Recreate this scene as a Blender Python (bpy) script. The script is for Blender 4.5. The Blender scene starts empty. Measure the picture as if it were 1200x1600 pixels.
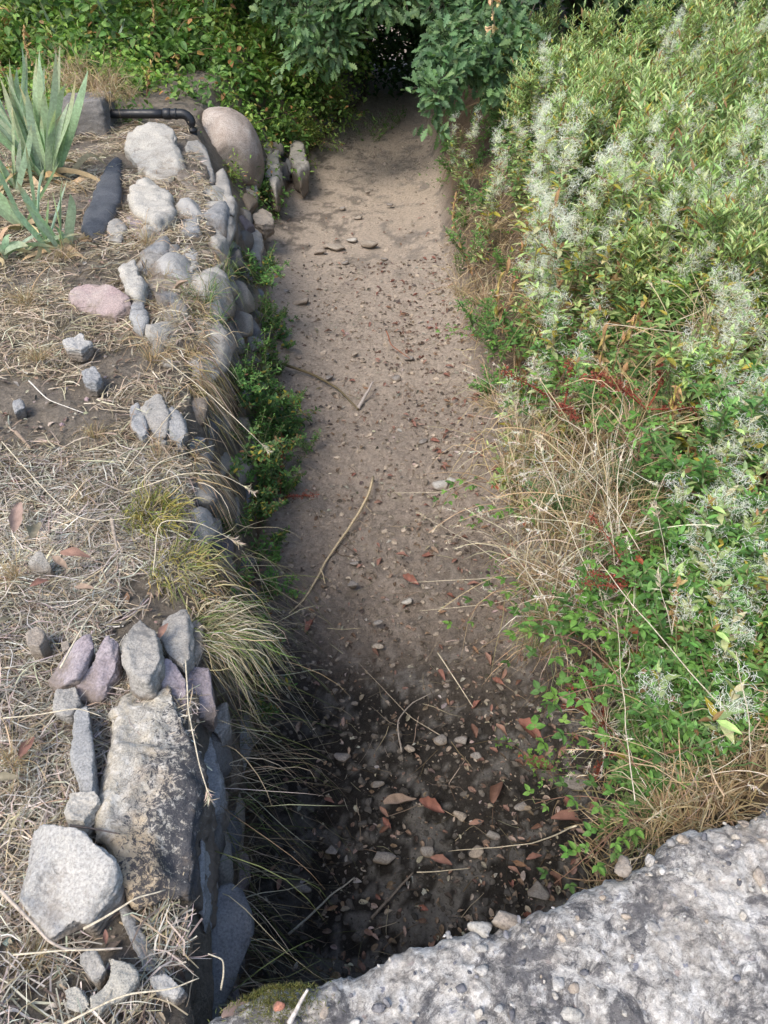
import bpy, bmesh, math, random
import numpy as np
from mathutils import Vector, Matrix
S = bpy.context.scene
R = math.radians
# ------------------------------------------------------------------ camera, world, light
CAMZ, PITCH, F = 2.6, R(40), 1180.0
cam = bpy.data.objects.new('camera', bpy.data.cameras.new('camera'))
S.collection.objects.link(cam); S.camera = cam
cam.location = (0, 0, CAMZ); cam.rotation_euler = (R(90) - PITCH, 0, 0)
cam.data.sensor_fit = 'VERTICAL'; cam.data.sensor_height = 36; cam.data.sensor_width = 27
cam.data.lens = F / 1600 * 36; cam.data.clip_start = .05; cam.data.clip_end = 500
SUN_EL, SUN_AZ = R(54), R(218)          # azimuth clockwise from +Y : behind the camera and to the left
w = bpy.data.worlds.new('World'); S.world = w; w.use_nodes = True
nt = w.node_tree; bg = nt.nodes['Background']
sky = nt.nodes.new('ShaderNodeTexSky'); sky.sky_type = 'NISHITA'; sky.sun_disc = False
sky.sun_elevation = SUN_EL; sky.sun_rotation = SUN_AZ; sky.dust_density = 2.5; sky.air_density = 1.0
nt.links.new(sky.outputs[0], bg.inputs[0]); bg.inputs[1].default_value = .14
sd = bpy.data.lights.new('sun', 'SUN'); sd.energy = 1.5; sd.angle = R(24); sd.color = (1, .93, .82)
sun = bpy.data.objects.new('sun', sd); S.collection.objects.link(sun)
sv = Vector((math.sin(SUN_AZ) * math.cos(SUN_EL), math.cos(SUN_AZ) * math.cos(SUN_EL), math.sin(SUN_EL)))
sun.rotation_euler = sv.to_track_quat('Z', 'Y').to_euler(); sun.location = (0, 0, 20)
S.view_settings.view_transform = 'Standard'; S.view_settings.look = 'None'
S.view_settings.exposure = 1.13; S.view_settings.gamma = 1
S.cycles.max_bounces = 6; S.cycles.diffuse_bounces = 3; S.cycles.glossy_bounces = 2; S.cycles.transmission_bounces = 3
# ------------------------------------------------------------------ helpers
rng = np.random.RandomState(7)
C = S.collection
def U(a, b, n=None): return rng.uniform(a, b, n)
cp, sp_ = math.cos(PITCH), math.sin(PITCH)
def P(px, py, h):
    u, v = (px - 600) / F, (py - 800) / F
    t = (CAMZ - h) / (sp_ + v * cp)
    return np.array([u * t, t * (cp - v * sp_), h])
def PT(px, py, t):
    u, v = (px - 600) / F, (py - 800) / F
    return np.array([u * t, t * (cp - v * sp_), CAMZ - t * (sp_ + v * cp)])
def nrm(a): return a / np.maximum(np.linalg.norm(a, axis=-1, keepdims=True), 1e-9)
def _h(ix, iy, iz, seed):
    n = (ix.astype(np.int64) * 374761393 + iy.astype(np.int64) * 668265263 + iz.astype(np.int64) * 2147483647 + seed * 1274126177) & 0xffffffff
    n = ((n ^ (n >> 13)) * 1274126177) & 0xffffffff
    n = ((n ^ (n >> 16)) * 2246822519) & 0xffffffff
    return ((n ^ (n >> 15)) & 0xffffff) / float(0xffffff)
def vn(p, seed=0):
    i = np.floor(p); f = p - i; f = f * f * (3 - 2 * f); i = i.astype(np.int64)
    r = 0
    for dx in (0, 1):
        wx = f[..., 0] if dx else 1 - f[..., 0]
        for dy in (0, 1):
            wy = f[..., 1] if dy else 1 - f[..., 1]
            for dz in (0, 1):
                wz = f[..., 2] if dz else 1 - f[..., 2]
                r = r + wx * wy * wz * _h(i[..., 0] + dx, i[..., 1] + dy, i[..., 2] + dz, seed)
    return r * 2 - 1
def fbm(p, sc, o=4, seed=0, g=.5):
    r, a, s = 0, 1, 0
    for k in range(o):
        r = r + a * vn(p * sc * 2.03 ** k, seed + k * 17); s += a; a *= g
    return r / s
def p2(x, y): return np.stack([x, y, np.zeros_like(x)], -1)

class MB:
    def __init__(s): s.v, s.t, s.q, s.c, s.n = [], [], [], [], 0
    def add(s, v, t=None, q=None, c=(1, 1, 1)):
        v = np.asarray(v, float).reshape(-1, 3); c = np.broadcast_to(np.asarray(c, float), (len(v), 3))
        if t is not None and len(t): s.t.append(np.asarray(t, int).reshape(-1, 3) + s.n)
        if q is not None and len(q): s.q.append(np.asarray(q, int).reshape(-1, 4) + s.n)
        s.v.append(v); s.c.append(c); s.n += len(v)
    def leaves(s, tpl, pos, yd, zd, size, col):
        tv, tf = tpl; n = len(pos)
        if n == 0: return
        yd = nrm(yd); xd = nrm(np.cross(yd, zd)); zd = np.cross(xd, yd)
        sz = np.broadcast_to(np.asarray(size, float), (n,))[:, None, None]
        V = pos[:, None] + sz * (tv[None, :, :1] * xd[:, None] + tv[None, :, 1:2] * yd[:, None] + tv[None, :, 2:3] * zd[:, None])
        m = len(tv); T = tf[None] + (np.arange(n) * m)[:, None, None]
        col = np.broadcast_to(col, (n, 3))
        s.add(V, t=T, c=np.repeat(col, m, 0))
    def ribbons(s, path, width, col, side=None, taper=True, fold=0):
        n, k, _ = path.shape
        if n == 0: return
        tan = nrm(np.gradient(path, axis=1))
        if side is None: side = nrm(rng.normal(size=(n, 1, 3)))
        sd_ = nrm(np.cross(tan, side))
        wd = np.broadcast_to(np.asarray(width, float), (n,))[:, None, None]
        if taper is True: prof = np.sqrt(np.clip(1 - np.linspace(0, 1, k) ** 2, .02, 1))
        elif taper is False: prof = np.ones(k)
        else: prof = np.interp(np.linspace(0, 1, k), np.linspace(0, 1, len(taper)), taper)
        off = sd_ * wd * .5 * prof[None, :, None]
        V = np.stack([path - off, path + off], 2).reshape(n, k * 2, 3)
        a = np.arange(k - 1) * 2
        q = np.stack([a, a + 1, a + 3, a + 2], 1)
        Q = q[None] + (np.arange(n) * 2 * k)[:, None, None]
        col = np.asarray(col, float)
        if col.ndim == 3: cc = np.repeat(col, 2, 1).reshape(-1, 3)
        else: cc = np.repeat(np.broadcast_to(col, (n, 3)), 2 * k, 0)
        s.add(V, q=Q, c=cc)
    def tube(s, path, rad, sides=8, col=(1, 1, 1), cap=True):
        path = np.asarray(path, float); k = len(path); rad = np.broadcast_to(np.asarray(rad, float), (k,))
        tan = nrm(np.gradient(path, axis=0)); up = np.array([0, 0, 1.])
        if abs(tan[0] @ up) > .9: up = np.array([1., 0, 0])
        x = nrm(np.cross(tan, up)); y = np.cross(tan, x)
        a = np.linspace(0, 2 * np.pi, sides, endpoint=False)
        V = path[:, None] + rad[:, None, None] * (np.cos(a)[None, :, None] * x[:, None] + np.sin(a)[None, :, None] * y[:, None])
        i = np.arange(k - 1)[:, None] * sides; j = np.arange(sides)[None]; j2 = (j + 1) % sides
        Q = np.stack([i + j, i + j2, i + sides + j2, i + sides + j], -1).reshape(-1, 4)
        V = V.reshape(-1, 3); T = []
        if cap:
            V = np.vstack([V, path[:1], path[-1:]]); c0 = k * sides
            for j_ in range(sides):
                T.append((c0, (j_ + 1) % sides, j_)); T.append((c0 + 1, (k - 1) * sides + j_, (k - 1) * sides + (j_ + 1) % sides))
        s.add(V, q=Q, t=T, c=col)
    def mesh(s, name, mat, smooth=False, off=None):
        me = bpy.data.meshes.new(name)
        V = np.concatenate(s.v); Cc = np.concatenate(s.c)
        if off is not None: V = V - np.asarray(off)
        T = np.concatenate(s.t) if s.t else np.zeros((0, 3), int)
        Q = np.concatenate(s.q) if s.q else np.zeros((0, 4), int)
        me.vertices.add(len(V)); me.vertices.foreach_set('co', V.astype(np.float32).ravel())
        me.loops.add(T.size + Q.size); me.loops.foreach_set('vertex_index', np.concatenate([T.ravel(), Q.ravel()]).astype(np.int32))
        me.polygons.add(len(T) + len(Q))
        me.polygons.foreach_set('loop_start', np.concatenate([np.arange(len(T)) * 3, T.size + np.arange(len(Q)) * 4]).astype(np.int32))
        me.polygons.foreach_set('use_smooth', np.full(len(T) + len(Q), smooth))
        me.update(calc_edges=True)
        at = me.attributes.new('Col', 'FLOAT_COLOR', 'POINT')
        at.data.foreach_set('color', np.hstack([Cc, np.ones((len(Cc), 1))]).astype(np.float32).ravel())
        me.materials.append(mat)
        return me
    def obj(s, name, mat, parent=None, loc=None, smooth=False):
        o = bpy.data.objects.new(name, s.mesh(name, mat, smooth, off=loc)); C.objects.link(o)
        if loc is not None: o.location = loc
        if parent: o.parent = parent
        return o
def tag(o, label=None, cat=None, group=None, kind=None):
    if label: o['label'] = label
    if cat: o['category'] = cat
    if group: o['group'] = group
    if kind: o['kind'] = kind
    return o
def empty(name, loc=(0, 0, 0), rz=0):
    o = bpy.data.objects.new(name, None); o.empty_display_size = .1; C.objects.link(o)
    o.location = loc; o.rotation_euler = (0, 0, rz); return o
def link(name, me, parent=None):
    o = bpy.data.objects.new(name, me); C.objects.link(o); o.parent = parent; return o
def copy_tree(o, parent=None):
    c = o.copy(); C.objects.link(c); c.parent = parent
    for ch in o.children: copy_tree(ch, c)
    return c
used = set()
def place(proto, loc, rz=0, sc=1, tilt=(0, 0), label=None, group=None):
    o = proto if proto.name not in used else copy_tree(proto)
    used.add(proto.name)
    o.location = loc; o.rotation_euler = (tilt[0], tilt[1], rz)
    o.scale = (sc, sc, sc) if np.isscalar(sc) else sc
    if label: o['label'] = label
    if group: o['group'] = group
    return o
# ------------------------------------------------------------------ materials
def NT(name):
    m = bpy.data.materials.new(name); m.use_nodes = True
    n = m.node_tree; return m, n, n.nodes['Principled BSDF'], n.nodes['Material Output']
def nd(n, typ, **kw):
    x = n.nodes.new('ShaderNode' + typ)
    for k, v in kw.items():
        if k[0] == 'i' and k[1:].isdigit(): x.inputs[int(k[1:])].default_value = v
        elif k in x.inputs: x.inputs[k].default_value = v
        else: setattr(x, k, v)
    return x
def mixc(n, fac, a, b, mode='MIX'):
    x = n.nodes.new('ShaderNodeMix'); x.data_type = 'RGBA'; x.blend_type = mode
    for k, val in ((0, fac), (6, a), (7, b)):
        sock = x.inputs[k]
        if isinstance(val, bpy.types.NodeSocket): n.links.new(val, sock)
        elif isinstance(val, (int, float)): sock.default_value = val if k == 0 else (val, val, val, 1)
        else: sock.default_value = (*val, 1)
    return x.outputs[2]
def ramp(n, src, stops):
    x = n.nodes.new('ShaderNodeValToRGB'); n.links.new(src, x.inputs[0]); e = x.color_ramp.elements
    while len(e) < len(stops): e.new(.5)
    for q, (p, c) in zip(e, stops):
        q.position = p; q.color = (*c, 1) if not np.isscalar(c) else (c, c, c, 1)
    return x.outputs[0]
def noise(n, co, sc, det=5, rough=.6, dist=0):
    x = nd(n, 'TexNoise', Scale=sc, Detail=det, Roughness=rough, Distortion=dist); n.links.new(co, x.inputs['Vector']); return x.outputs[0]
def voro(n, co, sc, feat='F1', out=0, rnd=1):
    x = nd(n, 'TexVoronoi', Scale=sc, Randomness=rnd, feature=feat); n.links.new(co, x.inputs['Vector']); return x.outputs[out]
def bump(n, src, st, dist, prev=None):
    x = nd(n, 'Bump', Strength=st, Distance=dist); n.links.new(src, x.inputs['Height'])
    if prev: n.links.new(prev, x.inputs['Normal'])
    return x.outputs[0]
def coord(n, space='Object'):
    return nd(n, 'TexCoord').outputs[space]
def stone_mat(name, c1, c2, c3, sc=6, fleck=0, rough=.9, vc=False, veins=0, bs=1.0, dirt=.75):
    m, n, b, o = NT(name); co = coord(n)
    rnd = nd(n, 'ObjectInfo').outputs['Random']
    off = nd(n, 'VectorMath', operation='ADD'); n.links.new(co, off.inputs[0])
    sc_ = nd(n, 'Math', operation='MULTIPLY', i1=37.0); n.links.new(rnd, sc_.inputs[0]); n.links.new(sc_.outputs[0], off.inputs[1])
    co = off.outputs[0]
    a = noise(n, co, sc, 7, .65, .4)
    col = ramp(n, a, [(.3, c1), (.5, c2), (.72, c3)])
    big = noise(n, co, sc * .35, 3); col = mixc(n, ramp(n, big, [(.4, 0), (.65, .55)]), col, c3)
    fine = noise(n, co, sc * 22, 4, .7)
    col = mixc(n, 1, col, ramp(n, fine, [(.3, .55), (.55, 1.0), (.75, 1.25)]), 'MULTIPLY')
    if fleck:
        v2 = noise(n, co, sc * 4, 5, .7, .5); col = mixc(n, ramp(n, v2, [(.5, 0), (.62, .8)]), col, (.62, .59, .53))
        o_ = noise(n, co, 4.5, 3, .5); col = mixc(n, ramp(n, o_, [(.58, 0), (.68, .65)]), col, (.48, .35, .20))
        sx = nd(n, 'SeparateXYZ'); n.links.new(coord(n), sx.inputs[0])
        v = noise(n, co, sc * 6.5, 8, .8, .6); msk = nd(n, 'Math', operation='MULTIPLY_ADD', i1=1.1, i2=.0); n.links.new(sx.outputs[0], msk.inputs[0])
        ad = nd(n, 'Math', operation='ADD'); n.links.new(v, ad.inputs[0]); n.links.new(msk.outputs[0], ad.inputs[1])
        col = mixc(n, ramp(n, ad.outputs[0], [(.50, 0), (.55, fleck)]), col, (.04, .042, .052))
    if vc:
        at = nd(n, 'Attribute', attribute_name='Col'); col = mixc(n, 1, col, at.outputs[0], 'MULTIPLY')
    wv = nd(n, 'VectorMath', operation='MULTIPLY_ADD'); n.links.new(a, wv.inputs[0]); wv.inputs[1].default_value = (1.6 / sc,) * 3; n.links.new(co, wv.inputs[2])
    ck = ramp(n, voro(n, wv.outputs[0], sc * .9, 'DISTANCE_TO_EDGE'), [(0.0, 0), (.022, 1)]); km = ramp(n, noise(n, co, sc * .8, 3), [(.57, 0), (.63, 1)])
    ckm = mixc(n, km, 1.0, ck); col = mixc(n, 1, col, mixc(n, .3, 1.0, ckm), 'MULTIPLY')
    if dirt:
        gz = nd(n, 'SeparateXYZ'); n.links.new(coord(n, 'Generated'), gz.inputs[0]); dz = nd(n, 'MATH' if 0 else 'Math', operation='MULTIPLY_ADD', i1=-1.0, i2=.95); n.links.new(gz.outputs[2], dz.inputs[0])
        dn = nd(n, 'Math', operation='ADD'); n.links.new(dz.outputs[0], dn.inputs[0]); n.links.new(noise(n, co, sc * 1.7, 6, .75), dn.inputs[1]); col = mixc(n, ramp(n, dn.outputs[0], [(.70, 0), (.95, dirt)]), col, (.17, .135, .10))
    n.links.new(col, b.inputs['Base Color']); b.inputs['Roughness'].default_value = rough; b.inputs['Specular IOR Level'].default_value = .25
    bb = bump(n, a, .8 * bs, .02); bb = bump(n, ckm, .5 * bs, .006, bb); bb = bump(n, noise(n, co, sc * 12, 6, .75), .7 * bs, .006, bb)
    n.links.new(bb, b.inputs['Normal']); return m
def leaf_mat(name, rough=.55, trans=.35, spec=.3, sc=60, amt=.25):
    m, n, b, o = NT(name); at = nd(n, 'Attribute', attribute_name='Col'); co = coord(n)
    f = noise(n, co, sc, 3); col = mixc(n, 1, at.outputs[0], ramp(n, f, [(.3, 1 - amt), (.7, 1 + amt)]), 'MULTIPLY')
    n.links.new(col, b.inputs['Base Color']); b.inputs['Roughness'].default_value = rough; b.inputs['Specular IOR Level'].default_value = spec
    if trans:
        t = nd(n, 'BsdfTranslucent'); n.links.new(mixc(n, 1, col, (1.15, 1.25, .7), 'MULTIPLY'), t.inputs[0])
        mx = nd(n, 'MixShader', i0=trans); n.links.new(b.outputs[0], mx.inputs[1]); n.links.new(t.outputs[0], mx.inputs[2]); n.links.new(mx.outputs[0], o.inputs[0])
    return m
M_leaf = leaf_mat('green_leaf'); M_straw = leaf_mat('dry_straw', .8, .15, .15, 40, .2); M_stem = leaf_mat('stem', .7, 0, .2)
M_fluff = leaf_mat('seed_fluff', .8, .5, .1, 30, .1); M_dead = leaf_mat('dead_leaf', .75, .12, .2, 90, .35)
M_twig = leaf_mat('twig_bark', .9, 0, .1, 120, .35)
S_grey = stone_mat('grey_stone', (.18, .17, .155), (.31, .295, .27), (.42, .395, .35), 9)
S_blue = stone_mat('blue_grey_slate', (.15, .155, .16), (.27, .275, .28), (.38, .37, .345), 8)
S_pale = stone_mat('pale_limestone', (.27, .25, .215), (.41, .39, .35), (.50, .47, .41), 7)
S_white = stone_mat('pale_grey_stone', (.29, .285, .27), (.40, .39, .37), (.47, .45, .41), 7)
S_purple = stone_mat('purple_slate', (.18, .15, .165), (.32, .275, .295), (.42, .375, .37), 7)
S_pink = stone_mat('pink_sandstone', (.22, .15, .15), (.33, .24, .235), (.40, .34, .31), 8, dirt=1)
S_tan = stone_mat('tan_stone', (.17, .14, .11), (.29, .245, .20), (.38, .335, .28), 7)
S_boul = stone_mat('brown_boulder', (.20, .155, .12), (.38, .32, .275), (.50, .46, .42), 5, dirt=.5)
S_red = stone_mat('red_tile_clay', (.40, .16, .10), (.48, .21, .14), (.5, .25, .17), 9)
S_dark = stone_mat('dark_slate', (.045, .05, .058), (.075, .082, .095), (.12, .125, .135), 6, bs=.6)
S_conc = stone_mat('lichen_concrete', (.17, .17, .18), (.40, .38, .34), (.55, .49, .38), 11, fleck=.9)
S_pier = stone_mat('old_pier_concrete', (.10, .095, .09), (.19, .18, .17), (.27, .25, .23), 9)
S_dull = stone_mat('dusty_bed_stone', (.13, .12, .11), (.22, .20, .185), (.30, .28, .255), 9, dirt=.9)
S_mort = stone_mat('old_mortar', (.30, .29, .25), (.42, .40, .35), (.50, .47, .40), 14)
S_vc = stone_mat('rubble', (.55, .55, .58), (.85, .85, .85), (1.1, 1.05, .95), 8, vc=True, dirt=0)
# ------------------------------------------------------------------ terrain
def I(y, pts): a = np.array(pts); return np.interp(y, a[:, 0], a[:, 1])
XT = [(-60, -.3), (.3, -.3), (.5, -.30), (.7, -.35), (1.1, -.43), (1.5, -.54), (1.8, -.61), (2.34, -.76), (2.8, -.84), (3.8, -.96), (4.75, -1.08), (5.5, -1.22), (7, -1.6), (9.2, -1.65), (12.7, -1.1), (16, -.9), (60, -.9)]
XB = [(-60, -.36), (.5, -.36), (1.0, -.47), (1.6, -.52), (2.6, -.62), (4.4, -.75), (6.0, -1.0), (6.7, -1.1), (9.2, -1.0), (12.7, -.30), (16, -.3), (60, -.3)]
XR = [(-60, .78), (1.3, .78), (2.2, .77), (4.4, .60), (6.67, .52), (8.6, .58), (12.7, .55), (60, .55)]
XU = [(-60, .84), (.8, .84), (1.3, .95), (2.2, 1.2), (4.4, 1.2), (7, 1.15), (9, 1.25), (12, 1.4), (60, 1.4)]
HL = [(-60, 1.0), (.35, 1.02), (.6, .96), (1.5, .93), (3, .93), (5, .98), (8, 1.1), (60, 1.1)]
def gh(x, y, detail=True):
    x = np.asarray(x, float); y = np.asarray(y, float); x, y = np.broadcast_arrays(x, y)
    xt, xb, xr, xu, hl = I(y, XT), I(y, XB), I(y, XR), I(y, XU), I(y, HL)
    xc = np.minimum(xt, xb - .005)
    hR = .92 + .18 * np.clip((x - xu) / 3, 0, 2)
    left = hl - .05 * np.exp(-np.clip(xt - x, 0, 9) / .12) + .02 * np.clip(xt - x, 0, 4)
    fw = np.clip((x - xc) / np.maximum(xb - xc, .005), 0, 1)
    fr = np.clip((x - xr) / (xu - xr), 0, 1)
    m = (x - xb) / (xr - xb); bed = .10 * np.clip(np.abs(m * 2 - 1), 0, 1) ** 3 + .012 * np.clip(y, 0, 14) * 0
    h = np.where(x < xc, left, np.where(x < xb, left * (1 - fw) + .10 * fw, np.where(x < xr, bed, .10 + (hR - .10) * (fr ** .8) * 1.0)))
    if detail:
        q = p2(x, y)
        n1 = fbm(q, 2.2, 4, 3); n2 = fbm(q, 14, 4, 9); n3 = fbm(q, 55, 2, 5)
        inb = (x > xb) & (x < xr)
        h = h + np.where(inb, .03 * n1 + (.03 * n2 + .011 * n3) * np.clip(1.25 - y / 7, .35, 1), .035 * n1 + .018 * n2 + .006 * n3)
    return h
def grade(a, b, n, p=1.0): return a + (b - a) * np.linspace(0, 1, n) ** p
ys = np.concatenate([-grade(60, 1.2, 14, .5)[:-1], np.arange(-1.2, 4.6, .017), np.arange(4.6, 14, .045), grade(14, 60, 16, 2)])
rows = []
for y in ys:
    xt, xb, xr, xu = I(y, XT), I(y, XB), I(y, XR), I(y, XU); xc = min(xt, xb - .005)
    rows.append(np.concatenate([-60 + (xc - 2.6 + 60) * np.linspace(0, 1, 14)[:-1] ** .4, np.linspace(xc - 2.6, xc, 150)[:-1], np.linspace(xc, xb, 26)[:-1],
                                np.linspace(xb, xr, 105)[:-1], np.linspace(xr, xu, 34)[:-1], np.linspace(xu, xu + 4, 70)[:-1], xu + 4 + (56 - xu) * np.linspace(0, 1, 14) ** 2.2]))
GX = np.array(rows); GY = np.repeat(ys[:, None], GX.shape[1], 1)
GZ = gh(GX, GY)
q = p2(GX, GY)
xb, xr, xu, xt = I(GY, XB), I(GY, XR), I(GY, XU), I(GY, XT)
bedm = np.clip((GX - xb) / .08, 0, 1) * np.clip((xr + .12 - GX) / .12, 0, 1)
leftm = (GX < xb).astype(float)
n1, n2, n3 = fbm(q, 1.3, 3, 40), fbm(q, 7, 4, 41), fbm(q, 26, 3, 43)
dry = np.array([.54, .45, .365]); grey = np.array([.39, .325, .27]); damp_shade = np.array([.042, .038, .034]); crust = np.array([.23, .22, .205])  # mud tone set extra dark so it carries the corner's shade too
wet = np.clip((2.9 - GY + 1.0 * n1 - .35 * (GX - .2)) / 1.5, 0, 1)                                   # dampness nearer the culvert, plus painted shade deepening towards the left wall
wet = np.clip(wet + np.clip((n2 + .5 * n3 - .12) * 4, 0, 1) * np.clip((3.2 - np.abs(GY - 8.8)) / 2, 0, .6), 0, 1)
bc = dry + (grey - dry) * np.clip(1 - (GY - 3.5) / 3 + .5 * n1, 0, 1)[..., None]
cr = (np.clip((n2 * .7 + n3 * .8 - .08) * 5, 0, 1) * np.clip(.25 + (GX + .45) / .5, .1, 1))[..., None]  # pale crust thinned on the left, part of the painted shade
bc = bc * (1 - wet[..., None]) + (damp_shade * (1 - cr * .75) + crust * cr * .75) * wet[..., None]
lc = np.array([.22, .19, .155]) + np.array([.09, .075, .055]) * np.clip(n2 + .3, 0, 1)[..., None]
rc = np.array([.17, .125, .085]) + np.array([.05, .04, .03]) * n2[..., None]
far = np.clip((np.abs(GX) - 5) / 4, 0, 1)[..., None]
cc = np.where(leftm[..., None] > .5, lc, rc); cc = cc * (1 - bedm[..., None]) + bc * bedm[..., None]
cc = cc * (1 - far) + np.array([.12, .13, .05]) * far
GXd = GX + np.where((GX > np.minimum(xt, xb) - .01) & (GX < xb + .01), .03 * fbm(np.stack([GX * 0, GY, GZ], -1), 9, 3, 8), 0)
nr, nc = GX.shape; a = (np.arange(nr - 1)[:, None] * nc + np.arange(nc - 1)[None]).ravel()
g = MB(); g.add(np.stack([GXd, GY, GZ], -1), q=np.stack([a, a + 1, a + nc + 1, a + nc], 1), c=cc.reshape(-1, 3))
m, n, b, o = NT('soil'); co = coord(n); at = nd(n, 'Attribute', attribute_name='Col')
f1 = noise(n, co, 38, 8, .75); f2 = noise(n, co, 150, 5, .8)
col = mixc(n, 1, at.outputs[0], ramp(n, f1, [(.3, .6), (.5, 1), (.7, 1.3)]), 'MULTIPLY')
col = mixc(n, 1, col, ramp(n, f2, [(.3, .7), (.65, 1.2)]), 'MULTIPLY')
n.links.new(col, b.inputs['Base Color']); b.inputs['Roughness'].default_value = .95; b.inputs['Specular IOR Level'].default_value = .15
n.links.new(bump(n, f2, 1, .009, bump(n, f1, 1, .035)), b.inputs['Normal']); M_soil = m
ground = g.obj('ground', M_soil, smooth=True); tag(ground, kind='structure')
# ------------------------------------------------------------------ stone templates
def ico(sub):
    bm = bmesh.new(); bmesh.ops.create_icosphere(bm, subdivisions=sub, radius=1)
    v = np.array([x.co[:] for x in bm.verts]); f = np.array([[y.index for y in x.verts] for x in bm.faces]); bm.free(); return v, f
ICO = {k: ico(k) for k in (1, 2, 3, 4)}
def rock(sub, seed, cuts=9, rough=.08, round_=.0):
    r = np.random.RandomState(seed); v, f = ICO[sub]; v = v.copy()
    for _ in range(cuts):
        nn = nrm(r.normal(size=3)); d = r.uniform(.55, .85) + round_
        v = v - np.maximum(0, v @ nn - d)[:, None] * nn
    if rough: v = v * (1 + rough * fbm(v + seed * 3.1, 1.8, 4, seed))[:, None]
    return v, f
# gravel and clods on the bed (nobody could count them)
tp = [rock(1, 100 + k, 6, 0) for k in range(6)]
def scatter_rocks(mb, X, Y, size, cols, sink=.3, flat=.7, zz=None, templ=tp):
    Z = gh(X, Y) if zz is None else zz
    for k, (tv, tf) in enumerate(templ):
        i = np.arange(len(X)) % len(templ) == k; nn = i.sum()
        if not nn: continue
        yd = nrm(rng.normal(size=(nn, 3)) * [1, 1, .25]); zd = nrm(rng.normal(size=(nn, 3)) * .35 + [0, 0, 1])
        sc = np.array([1, 1.35, flat])
        mb.leaves((tv * sc, tf), np.stack([X[i], Y[i], Z[i] + size[i] * flat * (1 - 2 * sink) * .6], 1), yd, zd, size[i], cols[i])
n_ = 14000
Y = .3 + 11 * U(0, 1, n_) ** 2.1; m_ = U(0, 1, n_); X = I(Y, XB) + (I(Y, XR) - I(Y, XB) + .1) * m_
sz = .003 + .013 * U(0, 1, n_) ** 6; sz *= (1 + Y * .1)
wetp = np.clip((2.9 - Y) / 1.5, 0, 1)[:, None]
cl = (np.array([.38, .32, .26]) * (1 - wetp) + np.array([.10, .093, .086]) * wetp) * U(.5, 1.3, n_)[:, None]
k_ = rng.rand(n_) < np.clip(1.3 - Y / 4.5, .22, 1); X, Y, sz, cl = X[k_], Y[k_], sz[k_], cl[k_]; gr = MB(); scatter_rocks(gr, X, Y, sz, cl); M_grav = stone_mat('gravel', (.7, .7, .7), (.95, .95, .95), (1.15, 1.12, 1.05), 20, vc=True, dirt=0)
tag(gr.obj('gravel', M_grav, smooth=False), 'small clods and gravel scattered over the dry ditch bed', 'gravel', kind='stuff')
n_ = 3500
Y = .12 + 6 * U(0, 1, n_) ** 1.6; X = I(Y, XT) - .01 - 2.2 * U(0, 1, n_); sz = (.003 + .011 * U(0, 1, n_) ** 5)
cl = np.array([.30, .27, .24]) * U(.5, 1.5, n_)[:, None] * (1 + .1 * rng.normal(size=(n_, 3)))
gr = MB(); scatter_rocks(gr, X, Y, sz, cl)
tag(gr.obj('gravel', M_grav), 'grit and crumbs of soil among the dry straw on the left bank', 'gravel', kind='stuff')
# ------------------------------------------------------------------ bridge slab
EP = np.array([P(250, 1640, 1.05), P(330, 1585, 1.05), P(420, 1542, 1.05), P(500, 1535, 1.05), P(600, 1498, 1.05), P(640, 1468, 1.05), P(700, 1452, 1.05), P(760, 1450, 1.05), P(830, 1418, 1.05), P(900, 1395, 1.05), P(960, 1368, 1.05), P(1010, 1340, 1.05), P(1060, 1300, 1.05), P(1130, 1278, 1.05), P(1200, 1258, 1.05), [1.6, 1.22, 1.05], [2.4, 1.6, 1.05]])
def ye(x): return np.interp(x, EP[:, 0], EP[:, 1])
bx = np.concatenate([np.arange(EP[0, 0], 1.0, .0045), np.arange(1.0, 2.4, .03)])
vs = np.concatenate([grade(2.4, .75, 20)[:-1], np.arange(.75, .0, -.0045), [0.0]])       # distance back from the edge
TX = np.repeat(bx[:, None], len(vs), 1); ed = ye(TX) + .018 * fbm(p2(TX, TX * 0), 14, 4, 61) + .006 * fbm(p2(TX, TX * 0), 60, 3, 62)
TY = ed - vs[None]
qq = p2(TX, TY)
lump = fbm(qq, 6, 4, 70) * .011 - np.abs(fbm(qq, 19, 4, 71)) * .008 + fbm(qq, 75, 3, 72) * .004 + .003 * np.clip(fbm(qq, 40, 2, 74) * 3, -1, 1)
TZ = 1.05 + lump - .03 * np.exp(-vs[None] / .018) - .008 * np.exp(-vs[None] / .06)
zs = np.linspace(1.0, .82, 16)
FX = np.repeat(bx[:, None], len(zs), 1); FY = ed[:, -1:] + .012 * fbm(np.stack([FX, FX * 0, np.repeat(zs[None], len(bx), 0)], -1), 30, 3, 75) + .012 * np.sin(np.linspace(0, 2.6, 16))[None]
FZ = np.repeat(zs[None], len(bx), 0)
UXx = TX[:, :1]; 
VX = np.hstack([TX, FX, TX[:, :1]]); VY = np.hstack([TY, FY, TY[:, :1]]); VZ = np.hstack([TZ, FZ, np.full_like(TX[:, :1], .82)])
nr, nc = VX.shape; a = (np.arange(nr - 1)[:, None] * nc + np.arange(nc - 1)[None]).ravel()
br = MB(); br.add(np.stack([VX, VY, VZ], -1), q=np.stack([a, a + nc, a + nc + 1, a + 1], 1))
bot = a.reshape(nr - 1, nc - 1)
V = np.stack([VX, VY, VZ], -1)
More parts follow.
